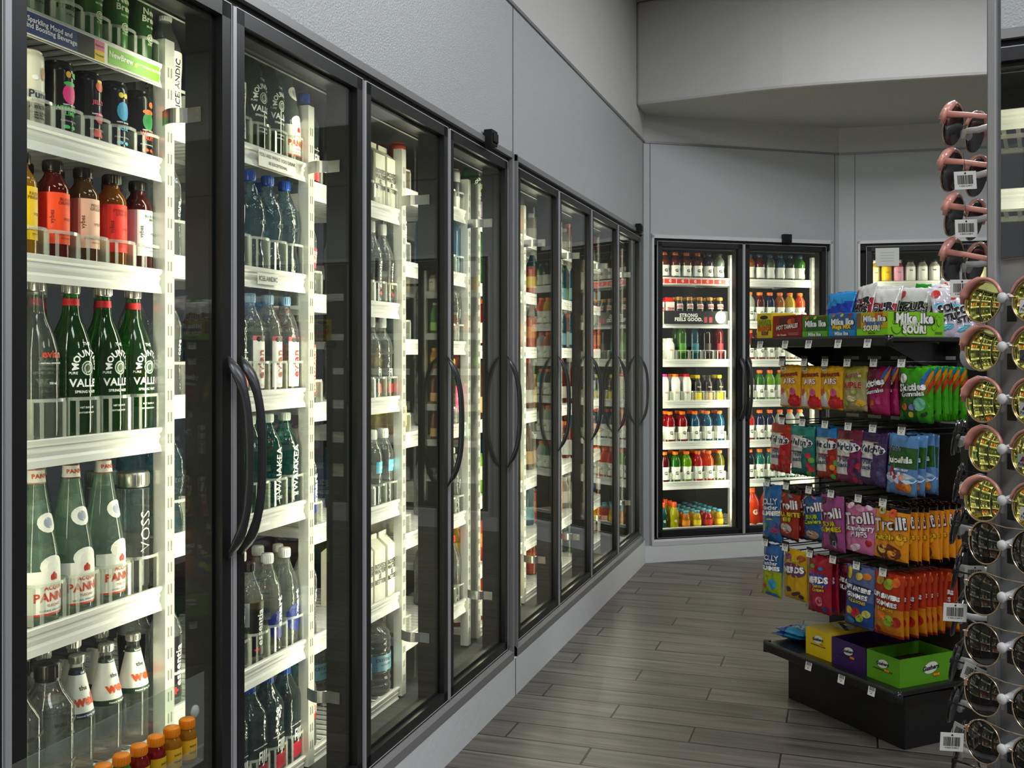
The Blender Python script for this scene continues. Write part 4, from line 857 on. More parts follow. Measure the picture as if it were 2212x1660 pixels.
BK = {}
def bag(key, w, h, colf, cols, texts, discs=(), t=.018, seed=1, desc='', star=0):
    """foil pillow bag, origin at the middle of its top edge, front towards -y"""
    rn = random.Random(seed); ph = [rn.uniform(0, 6) for _ in range(6)]
    def shp(x, z):
        X = min(1, abs(2 * x / w)); Z = min(1, abs((z + h / 2) / (h / 2)))
        s = (1 - X ** 2.6) * (1 - Z ** 7)
        wr = .0026 * (sin(x * 160 + ph[0] + z * 60) * sin(z * 90 + ph[1]) + .6 * sin(x * 260 + ph[2]))
        return max(0, t * s) + wr * (.35 + .65 * s)
    nx, nz = 16, 20; m = MB(); v = []; f = []
    xs = lambda i, j: (-w / 2 + w * i / nx) * (1 - .05 * sin(pi * j / nz))
    zs = lambda i, j: -h * j / nz + .0014 * sin(i * 1.7 + ph[3]) * (1 if j in (0, nz) else 0)
    for j in range(nz + 1):
        for i in range(nx + 1): v.append((xs(i, j), -shp(xs(i, j), zs(i, j)) , zs(i, j)))
    N_ = len(v)
    for j in range(nz + 1):
        for i in range(nx + 1): v.append((xs(i, j), .8 * shp(xs(i, j), zs(i, j)) + .0008, zs(i, j)))
    W = nx + 1
    mats = [P(c, .2, .15, 0, .45, 45) for c in cols]; mi = []
    for j in range(nz):
        for i in range(nx):
            a = j * W + i
            f.append((a, a + W, a + W + 1, a + 1)); mi.append(colf((i + .5) / nx * 2 - 1, (j + .5) / nz))
            f.append((N_ + a, N_ + a + 1, N_ + a + W + 1, N_ + a + W)); mi.append(colf((i + .5) / nx * 2 - 1, (j + .5) / nz))
    for j in range(nz):
        for s_, i in ((1, 0), (-1, nx)):
            a = j * W + i; q = (a, N_ + a, N_ + a + W, a + W); f.append(q if s_ > 0 else q[::-1]); mi.append(0)
    for j, s_ in ((0, 1), (nz, -1)):
        for i in range(nx):
            a = j * W + i; q = (a, a + 1, N_ + a + 1, N_ + a); f.append(q if s_ > 0 else q[::-1]); mi.append(0)
    for q, k in zip(f, mi): pass
    m.v = v; m.f = f; m.m = mi; m.sm = [True] * len(f)
    o = m.obj('candy_bag', mats)
    wrap = lambda x, z, e=0: (x, -shp(max(-w / 2, min(w / 2, x)), max(-h, min(0, z))) - .0012 - e, z)
    l = MB(); lm = []
    def mi_(c):
        mm = P(c, .3)
        if mm not in lm: lm.append(mm)
        return lm.index(mm)
    for d in discs:
        put_disc(l, wrap, d[0] * w, -d[1] * h, d[2] * w, d[3] * w, mi_(d[4]), 12, eps=.0002 * len(d), rot=d[5] if len(d) > 5 else 0)
    for tx in texts:   # (str,size,x,z,rot,col,outline,opts)
        op = dict(tx[7]) if len(tx) > 7 else {}
        bo = op.pop('bold', .03)
        if tx[6]: put_text(l, wrap, tx[0], tx[1], tx[2] * w, -tx[3] * h, tx[4], bold=bo + .035, space=1 + bo * 1.2, mi=mi_(tx[6]), eps=.0014, **op)
        put_text(l, wrap, tx[0], tx[1], tx[2] * w, -tx[3] * h, tx[4], bold=bo, space=1 + bo * 1.2, mi=mi_(tx[5]), eps=.0022, **op)
    if lm: l.obj('printed_lettering', lm, o)
    BK[key] = dict(root=o, n=0, desc=desc, h=h)
    o.location = (0, 0, -50)
def putbag(key, loc, rot, where, grp, sc_=1):
    K = BK[key]; lb = K['desc'] + ', ' + where
    if K['n'] == 0: o = K['root']; o.location = loc; o.rotation_euler = rot; tag(o, lb, 'candy bag', grp)
    else: o = dup(K['root'], loc, None, lb, grp, rot=rot)
    K['n'] += 1; o['category'] = 'candy bag'; return o
band = lambda *zs: (lambda x, z: sum(z > q for q in zs))
F_ = 'ffffff'
bag('sb', .125, .165, lambda x, z: 0 if z < .62 + .12 * x * x or z > .95 else (1 if x < .1 else 2), ['e8ac14', 'e4e0dc', 'c41c24'],
    [('Starburst', .024, 0, .2, 6, '7a1a14', None, dict(bold=.05)), ('AIRS', .028, .08, .36, 4, 'f8e8dc', '9a3024'), ('NEW', .009, -.24, .08, 0, '333333', None)],
    [(-.26, .62, .09, .12, 'c83c60'), (.2, .6, .11, .12, 'c84c80'), (.02, .66, .1, .16, 'e8b818'), (.22, .86, .2, .16, 'c41c24'), (-.24, .08, .14, .06, 'f0ece4')], seed=2, desc='yellow Starburst Airs bag')
bag('ap', .12, .165, lambda x, z: 0 if z < .3 else 1, ['a8a030', 'a89c6c'], [('Bursting', .022, 0, .2, 8, '8c1c34', 'e8d8c0'), ('APPLE', .03, 0, .43, 0, 'a82018', 'e8e0c0', dict(bold=.05))],
    [(-.3, .85, .14, .12, '88a428'), (.3, .82, .16, .1, 'd8a830'), (0, .72, .22, .1, 'c8bc90'), (.1, .58, .1, .06, '9cb44c')], seed=3, desc='tan and green Bursting Apple bag')
bag('skm', .135, .175, lambda x, z: 1 if z < .45 - .2 * x and x > .1 else (2 if z > .45 and x > -.2 else 0), ['6c0c2c', '8c1444', 'a8145c'], [('Skittles', .032, 0, .36, 14, F_, '1c1018', dict(bold=.05)), ('Gummies', .021, .05, .52, 12, F_, '3a1024')],
    [(-.3, .55, .2, .03, 'd8a018', 30), (-.28, .6, .2, .03, '2c7c3c', 30), (.34, .18, .04, .3, '2468b0', -25), (.4, .22, .035, .3, 'e08818', -25), (.0, .76, .07, .07, 'd8641c'), (.2, .7, .09, .1, 'c03878'), (-.25, .85, .08, .08, 'c81c2c')], seed=4, desc='magenta Skittles Gummies bag')
bag('skg', .145, .19, lambda x, z: 1 if (z > .35 and x < .2) else 0, ['3c9c14', '1c5c18'], [('Skittles', .035, -.04, .36, 6, F_, '16301c', dict(bold=.05)), ('Gummies', .024, -.02, .48, 6, F_, '16301c')],
    [(.3, .2, .05, .3, '2468b0', -25), (.38, .25, .045, .3, 'e0781c', -25), (.45, .32, .035, .25, 'c02418', -25), (.18, .66, .16, .16, '6cbc98'), (-.25, .72, .09, .09, 'd06828'), (-.02, .72, .08, .08, '6c6c9c'), (-.05, .86, .08, .07, 'd8c428'), (-.3, .2, .12, .12, 'eeeeea'), (.3, .84, .1, .05, '143c14', 30)], seed=5, desc='green Skittles Gummies bag')
def welch(key, c1, c2, fr, d, s):
    bag(key, .132, .195, lambda x, z: 0 if z < .22 else (1 if z < .86 and x < .35 - .3 * z else 2), [c1, 'e4e2de', c2], [("Welch's", .034, -.02, .33, 0, '1c2438', F_, dict(bold=.04, shear=.12)), ('Fruit\nSnacks', .024, -.1, .62, 4, '2c3c68', None, dict(shear=.15)), ('FRUIT IS OUR 1st INGREDIENT', .005, 0, .19, 0, 'c8b060', None)],
        [(0, .33, .46, .16, 'e8e6e2')] + [(.3 + .1 * (i % 2), .58 + .09 * i, .085, .085, fr[i % len(fr)]) for i in range(5)] + [(-.1, .52, .36, .03, c2)], seed=s, desc=d)
welch('w1', 'a82c18', 'b01c20', ['c02020', '8c1418'], "red Welch's fruit snack bag", 6)
welch('w2', '1c8478', '186c64', ['c82030', '68a028', 'a01840'], "teal Welch's fruit snack bag", 7)
welch('w3', '2878b8', '9c2818', ['c03020', '58a040', 'e08828'], "blue-topped Welch's fruit snack bag", 8)
welch('w4', '6c1c30', '7a2054', ['30304c', 'b01c38', '441c3c'], "maroon-topped Welch's fruit snack bag", 9)
welch('w5', '3c2450', '46305c', ['48406c', '383058', '50487c'], "purple Welch's fruit snack bag", 10)
bag('jf', .135, .21, lambda x, z: 0 if z < .22 or z > .56 else 1, ['5c8cc0', '2c5c28'], [('Juicefuls', .029, 0, .42, 4, 'eef4e4', '1c3c1c', dict(bold=.05)), ("Welch's", .018, -.2, .24, 0, '1c2c50', 'c8d4e0'), ('MIXED FRUIT', .009, .08, .58, 0, F_, '3c5c90')],
    [(0, .72, .5, .16, 'c8d8e8'), (-.22, .62, .1, .12, '9c1c28'), (-.1, .7, .1, .1, 'b03048'), (.12, .7, .1, .09, 'e0907c'), (.25, .86, .14, .13, 'd88020'), (.05, .86, .14, .12, 'b8541c')], seed=11, desc="blue Welch's Juicefuls bag")
bag('jol', .12, .235, lambda x, z: 0, ['2c68a8'], [('JOLLY', .033, -.05, .3, 6, 'e8eef8', '16304c', dict(bold=.04)), ('rancher', .026, -.02, .4, 6, 'e8eef8', '16304c'), ('GUMMIES', .025, 0, .5, 6, F_, '16304c', dict(bold=.06)), ('ORIGINAL', .009, 0, .6, 6, 'd0c828', None)],
    [(.2, .78, .18, .1, '9c3060'), (-.2, .72, .12, .08, '58902c', 20), (.28, .68, .1, .06, '6c3c78')], seed=12, desc='blue Jolly Rancher Gummies bag')
def trol(key, c, w, h, l2, l2c, dsc, discs, s, c0='100c0e'):
    bag(key, w, h, lambda x, z: 1 if z < .12 or z > .93 else 0, [c, c0], [('Trolli', .05 * w / .13, 0, .34, 10, 'f8f0f2', '301418', dict(bold=.035)), (l2, .024 * w / .13, .02, .56, 6, l2c, '241010', dict(bold=.04))], discs, seed=s, desc=dsc)
trol('t1', '9c2818', .125, .205, 'SOUR BRITE\nMINI', 'd8c818', 'red-brown Trolli sour bag', [(-.2, .16, .1, .03, 'd8641c', 30), (.15, .14, .1, .03, '3c7ca0', -30), (0, .78, .28, .16, 'b8b4a8'), (0, .84, .2, .06, 'c83c30')], 13)
trol('t2', '1c5c98', .12, .195, 'SOUR\nCrawlers', 'b8c420', 'blue Trolli Crawlers bag', [(-.3, .14, .14, .03, 'd8c060', 25), (.1, .12, .14, .03, 'c84c90', -20), (0, .86, .3, .14, 'b89478')], 14)
trol('t3', 'a04c88', .135, .21, 'SOUR\nGUMMIES', 'd0c020', 'mauve Trolli bag with dark animal print', [(-.26, .1, .13, .11, '3c2418'), (.14, .76, .17, .2, '2c2630'), (.2, .86, .08, .12, '9c98a4')], 15, 'a04c88')
trol('t4', 'e07cb0', .15, .205, 'Strawberry\nPUFFS', 'fbe4f0', 'pink Trolli Strawberry Puffs bag', [(-.25, .12, .12, .07, 'f0c8dc', 30), (.05, .14, .14, .08, 'e8a8c8', -20), (.3, .11, .1, .06, 'f0d0e0', -20), (.3, .74, .1, .08, 'c01c24'), (-.4, .6, .07, .06, 'c81c28'), (-.1, .86, .2, .09, 'f4d4e4', 20)], 16)
trol('t5', 'e8941c', .155, .20, 'Peachie Os', 'f0c018', 'orange Trolli Peachie Os bag', [(-.22, .1, .12, .1, 'e8dc9c'), (.1, .13, .12, .1, 'd85824'), (-.22, .1, .05, .04, '6c6020'), (.1, .13, .05, .04, '8c2414'), (0, .82, .36, .18, '6c3418'), (-.15, .78, .13, .1, 'e8b860'), (.1, .86, .15, .1, 'f0983c'), (.3, .6, .1, .1, 'f0a81c')], 17)
bag('jg', .115, .21, lambda x, z: 0 if z < .48 else 1, ['2860a4', '9cb41c'], [('JOLLY', .03, 0, .26, 6, 'e8eef8', '16304c'), ('rancher', .023, 0, .36, 6, 'e8eef8', '16304c'), ('GUMMIES', .022, 0, .46, 6, F_, '16304c', dict(bold=.06)), ('SOUR', .016, 0, .57, 6, 'e8d818', '3c5c10')], [(.15, .75, .17, .2, '2c94b8'), (-.25, .82, .12, .1, 'b04c1c'), (.1, .95, .3, .06, '2468b0')], seed=18, desc='blue and lime Jolly Rancher sour bag')
bag('ny', .13, .2, lambda x, z: 0, ['d8a810'], [('NERDS', .032, 0, .4, 8, F_, '2c2444', dict(bold=.06)), ('BIG CHEWY', .014, 0, .22, 8, 'e8dc40', '6c2c60')], [(0, .4, .46, .22, '6c3070'), (-.2, .15, .16, .1, '8c3c78'), (.3, .14, .14, .1, 'a04c1c'), (-.2, .8, .14, .08, '3c2c54'), (.1, .86, .2, .06, '4c2c3c', 20), (.3, .9, .1, .07, '2c2438')], seed=19, desc='yellow Nerds bag')
bag('nr', .13, .215, lambda x, z: 0, ['a01430'], [('NERDS', .032, 0, .42, 6, F_, '1c2c60', dict(bold=.06)), ('Gummy\nClusters', .018, .05, .55, 6, 'e8c01c', '501020')], [(0, .42, .42, .24, '2448a0'), (-.2, .18, .13, .06, '5c9c2c'), (.15, .2, .12, .05, '2c7cb0'), (.1, .78, .14, .14, 'd86c80'), (.1, .78, .09, .09, '6c2418'), (.3, .9, .08, .07, '24346c')], seed=20, desc='crimson Nerds Gummy Clusters bag')
def ls(key, c, c2, dsc, discs, s, sub=None):
    bag(key, .14, .22, lambda x, z: 0 if z < .55 or z > .95 else 1, [c, c2], [('LIFE SAVERS', .0205, 0, .36, -3, F_, '181c2c', dict(bold=.08)), ('GUMMIES', .022, 0, .48, -3, F_, '181c2c', dict(bold=.04))] + ([(sub, .014, 0, .57, -3, 'e8cc20', '501c10')] if sub else []), discs, seed=s, desc=dsc)
ls('l1', '6c1438', '501030', 'dark magenta Life Savers bag', [(0, .16, .3, .12, '8c3040')], 21)
ls('l2', '5c6c98', '1c4c94', 'slate blue Life Savers Collisions bag', [(-.3, .12, .1, .16, 'd8b428', 20), (.05, .15, .12, .1, 'e8c050'), (.3, .13, .12, .09, 'd87820'), (0, .36, .48, .12, '242c48'), (-.25, .74, .14, .1, 'e8b818'), (.0, .76, .15, .14, 'b01c28'), (.12, .82, .13, .12, '98b424'), (.32, .74, .12, .1, 'c8c060'), (-.2, .9, .14, .08, '3878b0')], 22, 'COLLISIONS')
ls('l3', 'b43418', 'c87c10', 'red and gold Life Savers bag', [(-.2, .12, .14, .12, 'c8a428'), (.1, .16, .16, .14, '98a82c'), (.3, .12, .12, .12, 'd8601c'), (-.15, .68, .18, .12, 'e07818'), (.1, .74, .16, .14, '88a828'), (.32, .74, .12, .13, 'a81c18'), (-.3, .9, .13, .07, 'a81c20')], 23, '5 FLAVORS')
# standing / loose bags
bag('jb', .15, .19, lambda x, z: 0 if z < .28 - .1 * x else 1, ['1c8cd0', '0c3cb0'], [('JOLLY', .038, 0, .78, 10, F_, '181c2c', dict(bold=.05, shear=.2))], [(-.12, .55, .13, .1, '48a028'), (.18, .52, .15, .1, 'c03868'), (-.3, .7, .1, .06, 'b02030')], seed=24, desc='bright blue Jolly Rancher bag')
def sour(key, c, c2, dsc, s, w=.135, dd=()):
    bag(key, w, .2, lambda x, z: 0 if z < .3 or z > .95 else 1, [c, c2], [('SOUR', .04, 0, .42, 14, '141414', 'f0f0ec', dict(bold=.07, shear=.2)), ('STRIPS', .032, 0, .6, 14, '141414', 'f0f0ec', dict(bold=.07, shear=.2))], [(-.36, .16, .14, .1, 'c82c24', 40)] + list(dd), seed=s, desc=dsc)
sour('sr', 'e4e2de', 'a82434', 'white and red Sour Strips bag', 25, dd=[(0, .82, .3, .12, 'e06070')])
sour('sg', 'dcdcd6', '3c4c2c', 'white and dark green Sour Strips bag', 26)
sour('so', 'd8d6ce', 'b8b8b0', 'white Sour Strips bag, orange corner', 27)
sour('sw', 'dad8de', 'c4bcd0', 'white and lilac Sour Strips bag', 28, dd=[(-.3, .4, .16, .1, '48b0c8'), (.2, .36, .16, .1, '48a8c8'), (.3, .7, .14, .1, 'c078a8'), (-.2, .8, .2, .08, '58a8b8', 20)])
bag('gr', .13, .2, lambda x, z: 0, ['1c8c1c'], (), [(0, .35, .3, .2, '58b030'), (.2, .7, .2, .1, '7c7c24')], seed=29, desc='shiny green foil bag')
bag('bl', .15, .16, lambda x, z: 0 if x < .3 else 1, ['2c9cd8', '244c9c'], [('JOLLY', .03, 0, .3, 0, 'e8f0f8', None)], [(.3, .5, .12, .1, '9c3c78')], seed=30, desc='light blue candy bag')
rowsB = [(1.392, [('sb', .500, .09, 2), ('sb', .375, .09, 2), ('sb', .266, .09, 2), ('ap', .150, .085, 2), ('skm', .052, .075, 5), ('skg', -.10, .045, 6)], 'top'),
         (1.158, [('w1', .560, .085, 1), ('w2', .437, .085, 4), ('w3', .300, .08, 2), ('w4', .180, .085, 1), ('w5', .075, .07, 3), ('jf', -.07, .07, 4)], 'second'),
         (.905, [('jol', .611, .08, 1), ('t1', .510, .08, 3), ('t2', .380, .08, 1), ('t3', .276, .085, 1), ('t4', .13, .075, 2), ('t5', -.025, .075, 9)], 'third'),
         (.660, [('jg', .610, .08, 1), ('ny', .480, .08, 1), ('nr', .333, .08, 2), ('l1', .225, .03, 2), ('l2', .125, .08, 2), ('l3', -.01, .08, 9)], 'lowest')]
for z, items, rn_ in rowsB:
    for i, (k, u, v, n_) in enumerate(items):
        pk = ORD[i] + ' peg'
        for j in range(n_):
            sw = random.uniform(-.06, .06)
            putbag(k, GD(u + random.uniform(-.004, .004), v - .031 * j, z - .016 - random.uniform(0, .006)), (random.uniform(-.05, .03), random.uniform(-.05, .05), PHI + sw),
                   '%s on %s, %s hook row' % ('frontmost' if j == 0 else '%s from front' % ORD[j], pk, rn_), 'candy bags on the %s hook row' % rn_)
# bags standing behind the boxes on the top shelf
TB = [('jb', .36, -.05, .18, 0), ('jb', .34, -.08, .185, .05), ('jb', .33, -.11, .187, .1), ('sr', .235, -.06, .205, -.25), ('sr', .155, -.07, .185, .1), ('sg', .20, -.13, .20, .1), ('sg', .12, -.19, .19, .2), ('gr', .12, -.27, .205, .3), ('so', .07, -.21, .175, .3), ('so', .03, -.31, .215, .5), ('so', .03, -.26, .195, .4)]
cnt = {}
for k, u, v, h_, tw in TB:
    cnt[k] = cnt.get(k, 0) + 1
    putbag(k, GD(u, v, 1.482 + h_ - .004), (radians(-14), tw * .3, PHI + tw), '%s behind the top shelf boxes' % ORD[cnt[k] - 1], 'bags standing on the top candy shelf')
for i, (v, du, dz, tw) in enumerate(((-.235, -.01, .18, 0), (-.29, .03, .20, .1), (-.30, -.035, .175, -.1), (-.36, -.01, .185, .05), (-.37, -.04, .15, .1), (-.34, .06, .195, 0))):
    putbag('sw', GD(du + .035, v + .015, 1.482 + dz), (radians(-18), .05 * (-1) ** i, PHE + tw - .15), '%s of the lilac bags heaped beside the lime box' % ORD[i], 'bags standing on the top candy shelf')
for i, (u, v, z, rz) in enumerate(((.60, .02, .262, .3), (.585, .03, .283, .1), (.575, -.06, .262, .8))):
    putbag('bl', GD(u, v, z), (radians(-86), 0, PHI + pi + rz), '%s of those lying flat on the bottom shelf' % ORD[i], 'bags on the bottom candy shelf')

def cbox(key, u0, u1, v0, v1, z0, h, col, draw, label, open_=True, side=None, mats=None, h2=None, inner='3a2a1e'):
    w = u1 - u0; d = v0 - v1; m = MB(); t = .003; hf = h2 or h
    o_mats = [P(col, .4), P(inner, .7)]
    m.box(-w / 2, 0, 0, w / 2, t, hf); m.box(-w / 2, d - t, 0, w / 2, d, h)
    m.box(-w / 2, t, 0, -w / 2 + t, d - t, h); m.box(w / 2 - t, t, 0, w / 2, d - t, h)
    m.box(-w / 2 + t, t, 0, w / 2 - t, d - t, (h * .55 if open_ else h), 1 if open_ else 0)
    o = m.obj('candy_box', o_mats); o.matrix_world = MG @ Matrix.Translation((-(u0 + u1) / 2, -v0, z0))
    l = MB(); lm = []
    def mi_(c):
        mm = P(c, .45)
        if mm not in lm: lm.append(mm)
        return lm.index(mm)
    front = lambda x, z, e=0: (x, -.0008 - e, z)
    sidef = lambda x, z, e=0: (w / 2 + .0008 + e, d / 2 + x, z)
    topf = lambda x, z, e=0: (x, d / 2 + z, h + .0008 + e)
    draw(l, front, sidef, topf, mi_, w, h, d); l.obj('printed_panel', lm, o); tag(o, label, 'candy box'); return o
def tl(l, wr, txt, s, x, z, c, oc, mi_, r=0, **k):
    bo = k.pop('bold', .03)
    if oc: put_text(l, wr, txt, s, x, z, r, bold=bo + .05, mi=mi_(oc), eps=.0008, **k)
    put_text(l, wr, txt, s, x, z, r, bold=bo, mi=mi_(c), eps=.0015, **k)
def b1(l, f, s, t, mi, w, h, d):
    tl(l, f, 'SOUR', .026, .005, h * .62, '88a81c', '1c1a10', mi, bold=.06); tl(l, f, 'PATCH', .022, .005, h * .4, 'e05c1c', '1c1a10', mi, bold=.06); tl(l, f, 'KIDS', .018, .005, h * .22, '9c3c30', '1c1a10', mi)
    put_disc(l, f, 0, h * .84, w * .28, .008, mi('1c1a10'), eps=.0004); put_disc(l, f, -w * .35, h * .5, .006, .015, mi('4c8cb0'), eps=.0004)
cbox('sp', .585, .675, .115, -.01, 1.48, .105, 'e8c810', b1, 'yellow Sour Patch Kids box at the left end of the top candy shelf')
def b2(l, f, s, t, mi, w, h, d):
    put_rect(l, f, -w * .28, h * .45, w * .34, h * .93, mi('4c0c0c'), eps=.0004); put_disc(l, f, .02, h * .72, .018, .012, mi('d85c1c'), eps=.0006); put_disc(l, f, .035, h * .76, .012, .012, mi('a82c18'), eps=.0007)
    tl(l, f, 'HOT TAMALES', .023, 0, h * .5, 'f4e4d8', '3c0808', mi, 4, bold=.04, shear=.25, sx=.8); tl(l, f, 'Hot Tamales', .010, -.03, h * .16, 'f4e4d8', None, mi, 0, shear=.3)
    put_rect(l, f, .01, h * .16, w * .4, h * .175, mi('c8a8a0'), eps=.0006); put_rect(l, f, .01, h * .22, w * .4, h * .235, mi('c8a8a0'), eps=.0006)
cbox('ht', .405, .575, .115, -.01, 1.48, .092, '8c0c10', b2, 'dark red Hot Tamales box on the top candy shelf')
def mk(c1, c2, sub, bandc):
    def g(l, f, s, t, mi, w, h, d):
        put_rect(l, f, -w * .5, 0, w * .5, h * .3, mi(bandc), eps=.0004); put_rect(l, f, -w * .34, h * .32, w * .46, h * .95, mi(c2), eps=.0004)
        for i, (x, c) in enumerate(((-.3, 'e0641c'), (.02, 'e8d020'), (.34, '9c1c18'))): put_disc(l, f, w * x, h * .9, .009, .005, mi(c), eps=.0007, rot=25)
        tl(l, f, 'Mike Ike', .031, .004, h * .62, 'f8f8f4', '1c2c1c', mi, bold=.05)
        if sub: tl(l, f, sub, .021, 0, h * .42, 'f0d020', '7a3010', mi, bold=.05)
        tl(l, f, 'Mike Ike', .019, 0, h * .15, 'f0f4ec', '2c3c2c', mi, bold=.04)
    return g
cbox('mi', .258, .395, .12, -.01, 1.48, .085, '3c8c24', mk('3c8c24', '1c5c20', 'original fruits' and '', '5cac24'), 'green Mike Ike box between the dark red and the blue boxes')
cbox('mb', .118, .250, .12, -.01, 1.48, .090, '2484c8', mk('2484c8', '2c5c94', 'Mega MIX', '2484c8'), 'blue Mike Ike Mega Mix box on the top candy shelf')
def b5(l, f, s, t, mi, w, h, d):
    put_rect(l, f, -w * .35, h * .35, w * .5, h * .98, mi('c8a818'), eps=.0004); put_disc(l, f, -w * .2, h * .6, .012, .02, mi('d8701c'), eps=.0006); put_rect(l, f, w * .1, h * .7, w * .35, h * .98, mi('c85c1c'), eps=.0006)
    put_rect(l, f, -w * .5, h * .35, -w * .35, h * .98, mi('7c5c3c'), eps=.0004)
    tl(l, f, 'Mike Ike', .029, .012, h * .72, 'f8f8f4', '2c2c1c', mi, bold=.05); tl(l, f, 'Mega MIX', .018, .012, h * .54, '2468b0', None, mi, bold=.06); tl(l, f, 'SOUR!', .026, .0, h * .34, 'f4f0e0', '3c4c10', mi, bold=.05)
    tl(l, f, 'Mike Ike', .009, 0, h * .14, '2c3c14', None, mi)
    tl(l, s, 'Mike Ike', .048, -.01, h * .72, 'fafaf6', '2c3c14', mi, bold=.05); tl(l, s, 'MegaMIX', .024, -.03, h * .50, 'e4f0c0', '2c3c14', mi, bold=.04); put_rect(l, s, .03, h * .46, .085, h * .54, mi('3c4c24'), eps=.0006)
    tl(l, s, 'SOUR!', .036, -.01, h * .27, 'f4f4e4', '2c3c14', mi, bold=.07)
    gc = mi('3c7c14')
    for (x, z, a, b) in ((-.08, .80, .010, .014), (-.105, .58, .009, .008), (.075, .8, .013, .01), (.11, .62, .012, .018), (-.05, .16, .008, .012), (.1, .78, .007, .012), (.085, .38, .012, .012)):
        put_disc(l, s, x, h * z, a, b, gc, eps=.0004); put_disc(l, s, x, h * z, a * .86, b * .86, mi('84d018'), eps=.0008)
    put_disc(l, s, -.095, h * .38, .026, .026, gc, eps=.0004, pts=[(cos(pi + pi * i / 9), sin(pi + pi * i / 9)) for i in range(10)]); put_disc(l, s, -.095, h * .375, .022, .022, mi('84d018'), eps=.0008, pts=[(cos(pi + pi * i / 9), sin(pi + pi * i / 9)) for i in range(10)])
    put_rect(l, s, -.04, h * .08, .03, h * .1, mi('2c3c14'), eps=.0006); put_rect(l, s, .09, h * .1, .125, h * .2, mi('4c7c1c'), eps=.0006)
cbox('ms', -.04, .108, .12, -.15, 1.48, .087, '84d018', b5, 'lime Mike Ike Sour box on the near corner of the top shelf')
def gsh(ts, ss=True, fc=None):
    def g(l, f, s, t, mi, w, h, d):
        for wr, x, z, k in ((f, -.0, h * .66, 1), (s, .02, h * .55, 1.35)):
            if wr is s and not ss: continue
            put_disc(l, wr, x, z, .026 * k, .015 * k, mi('f4f4f0'), eps=.0004, rot=12); tl(l, wr, 'Gushers', .016 * k, x, z, '1c1c1c', None, mi, 4, bold=.05, shear=.15)
            put_disc(l, wr, x + .02 * k, z - .02 * k, .013 * k, .006 * k, mi('c83c20'), eps=.0005); tl(l, wr, 'SOUR', .008 * k, x + .02 * k, z - .02 * k, 'f0d820', None, mi, 0, bold=.05)
        put_rect(l, f, -w * .3, h * .42, w * .3, h * .45, mi('181818'), eps=.0003)
        if ts: put_disc(l, t, 0, .0, .05, .035, mi('f0f0ec'), eps=.0004); tl(l, t, 'Gushers', .034, 0, 0, '3c3c3c', None, mi, -30, bold=.05)
    return g
cbox('gy', .305, .445, .06, -.20, .24, .105, 'e8c80c', gsh(True), 'yellow Gushers box on the bottom candy shelf', open_=False)
cbox('gp', .125, .300, .06, -.20, .24, .100, '38185c', gsh(False, False), 'purple Gushers box, open topped, on the bottom candy shelf')
cbox('gg', -.035, .120, .06, -.20, .24, .100, '5ca414', gsh(False), 'green Gushers box at the near corner of the bottom candy shelf')

# dark shelving further right with red cracker boxes
Rv = Vector((cos(radians(18.31)), sin(radians(18.31)))); Fv = Vector((-sin(radians(18.31)), cos(radians(18.31))))
def Wc(xc, zc): p = Vector((1.328, 0)) + Rv * xc + Fv * zc; return p
p0 = Wc(1.80, 4.62); sh = empty('snack_shelving', (p0.x, p0.y, 0), radians(18.31)); tag(sh, 'black snack shelving behind the sunglasses rack', 'shelving')
MB().box(0, .3, 0, 1.4, .34, 1.5).obj('back_panel', BLK, sh); MB().box(0, 0, 0, 1.4, .3, .16).obj('base', BLK, sh)
for z in (.5, .82, 1.14, 1.48): MB().box(0, 0, z - .025, 1.4, .3, z).obj('shelf', BLK, sh)
for i, (x, z, c) in enumerate(((.28, 1.48, 'a81420'), (.50, 1.48, 'a81420'), (.28, 1.14, '9c1420'), (.50, 1.14, 'a81420'))):
    o = MB().box(-.10, 0, 0, .10, .06, .155).obj('cracker_box', P(c, .4)); q = Wc(1.80 + x, 4.64); o.location = (q.x, q.y, z); o.rotation_euler = (0, 0, radians(18.31))
    l = MB(); put_text(l, flat(-.001), 'CHEEZ-IT', .044, 0, .05, 0, bold=.05); put_rect(l, flat(-.0006), -.03, .09, .03, .14, 1); l.obj('lettering', [P('f4f0e8', .5), P('e8a020', .5)], o)
    tag(o, 'red cracker box, %s from left on the %s black shelf' % (ORD[i % 2], 'top' if z > 1.3 else 'middle'), 'cracker box', 'cracker boxes')

# ------------------------------------------------------------------ sunglasses rack
def Wd(v): return Rv * v[0] + Fv * v[1]
n1 = Wd((-.927, -.375)); n2 = Wd((-.68, .73))
ph1 = math.atan2(n1.x, -n1.y); ph2 = math.atan2(n2.x, -n2.y)
BR = Wc(.602, 1.240)            # bridge of the right-hand column of glasses
ra = empty('sunglasses_rack', (BR.x, BR.y, 0), ph1); tag(ra, 'tall grey sunglasses rack with white pegs at the right edge', 'display rack')
RG = P((.52, .53, .54), .4, .3)
MB().box(-.047, .018, .35, -.033, .040, 2.25).box(-.047, .018, .35, -.043, .2, 2.25).obj('corner_post', RG, ra, bevel=.0015)
m = MB(); m.box(-.033, .026, .35, .20, .030, 2.25)
m.obj('face_panel', P((.44, .45, .46), .4, .3), ra)
LV1 = [1.481, 1.4215, 1.358, 1.297, 1.2345, 1.180, 1.117, 1.0555, .993, .932, .872]
for z in LV1: MB().box(-.022, .0252, z - .028, -.008, .0262, z - .008).obj('panel_slot', P((.03, .03, .035), .5), ra)
MB().box(-.047, .16, .35, .20, .2, 2.25).obj('rear_panel', RG, ra)
MB().lathe([(0, .22), (.02, .22), (.03, .1), (.35, .06)], 24, cx=.07, cy=.1).obj('foot', RG, ra)
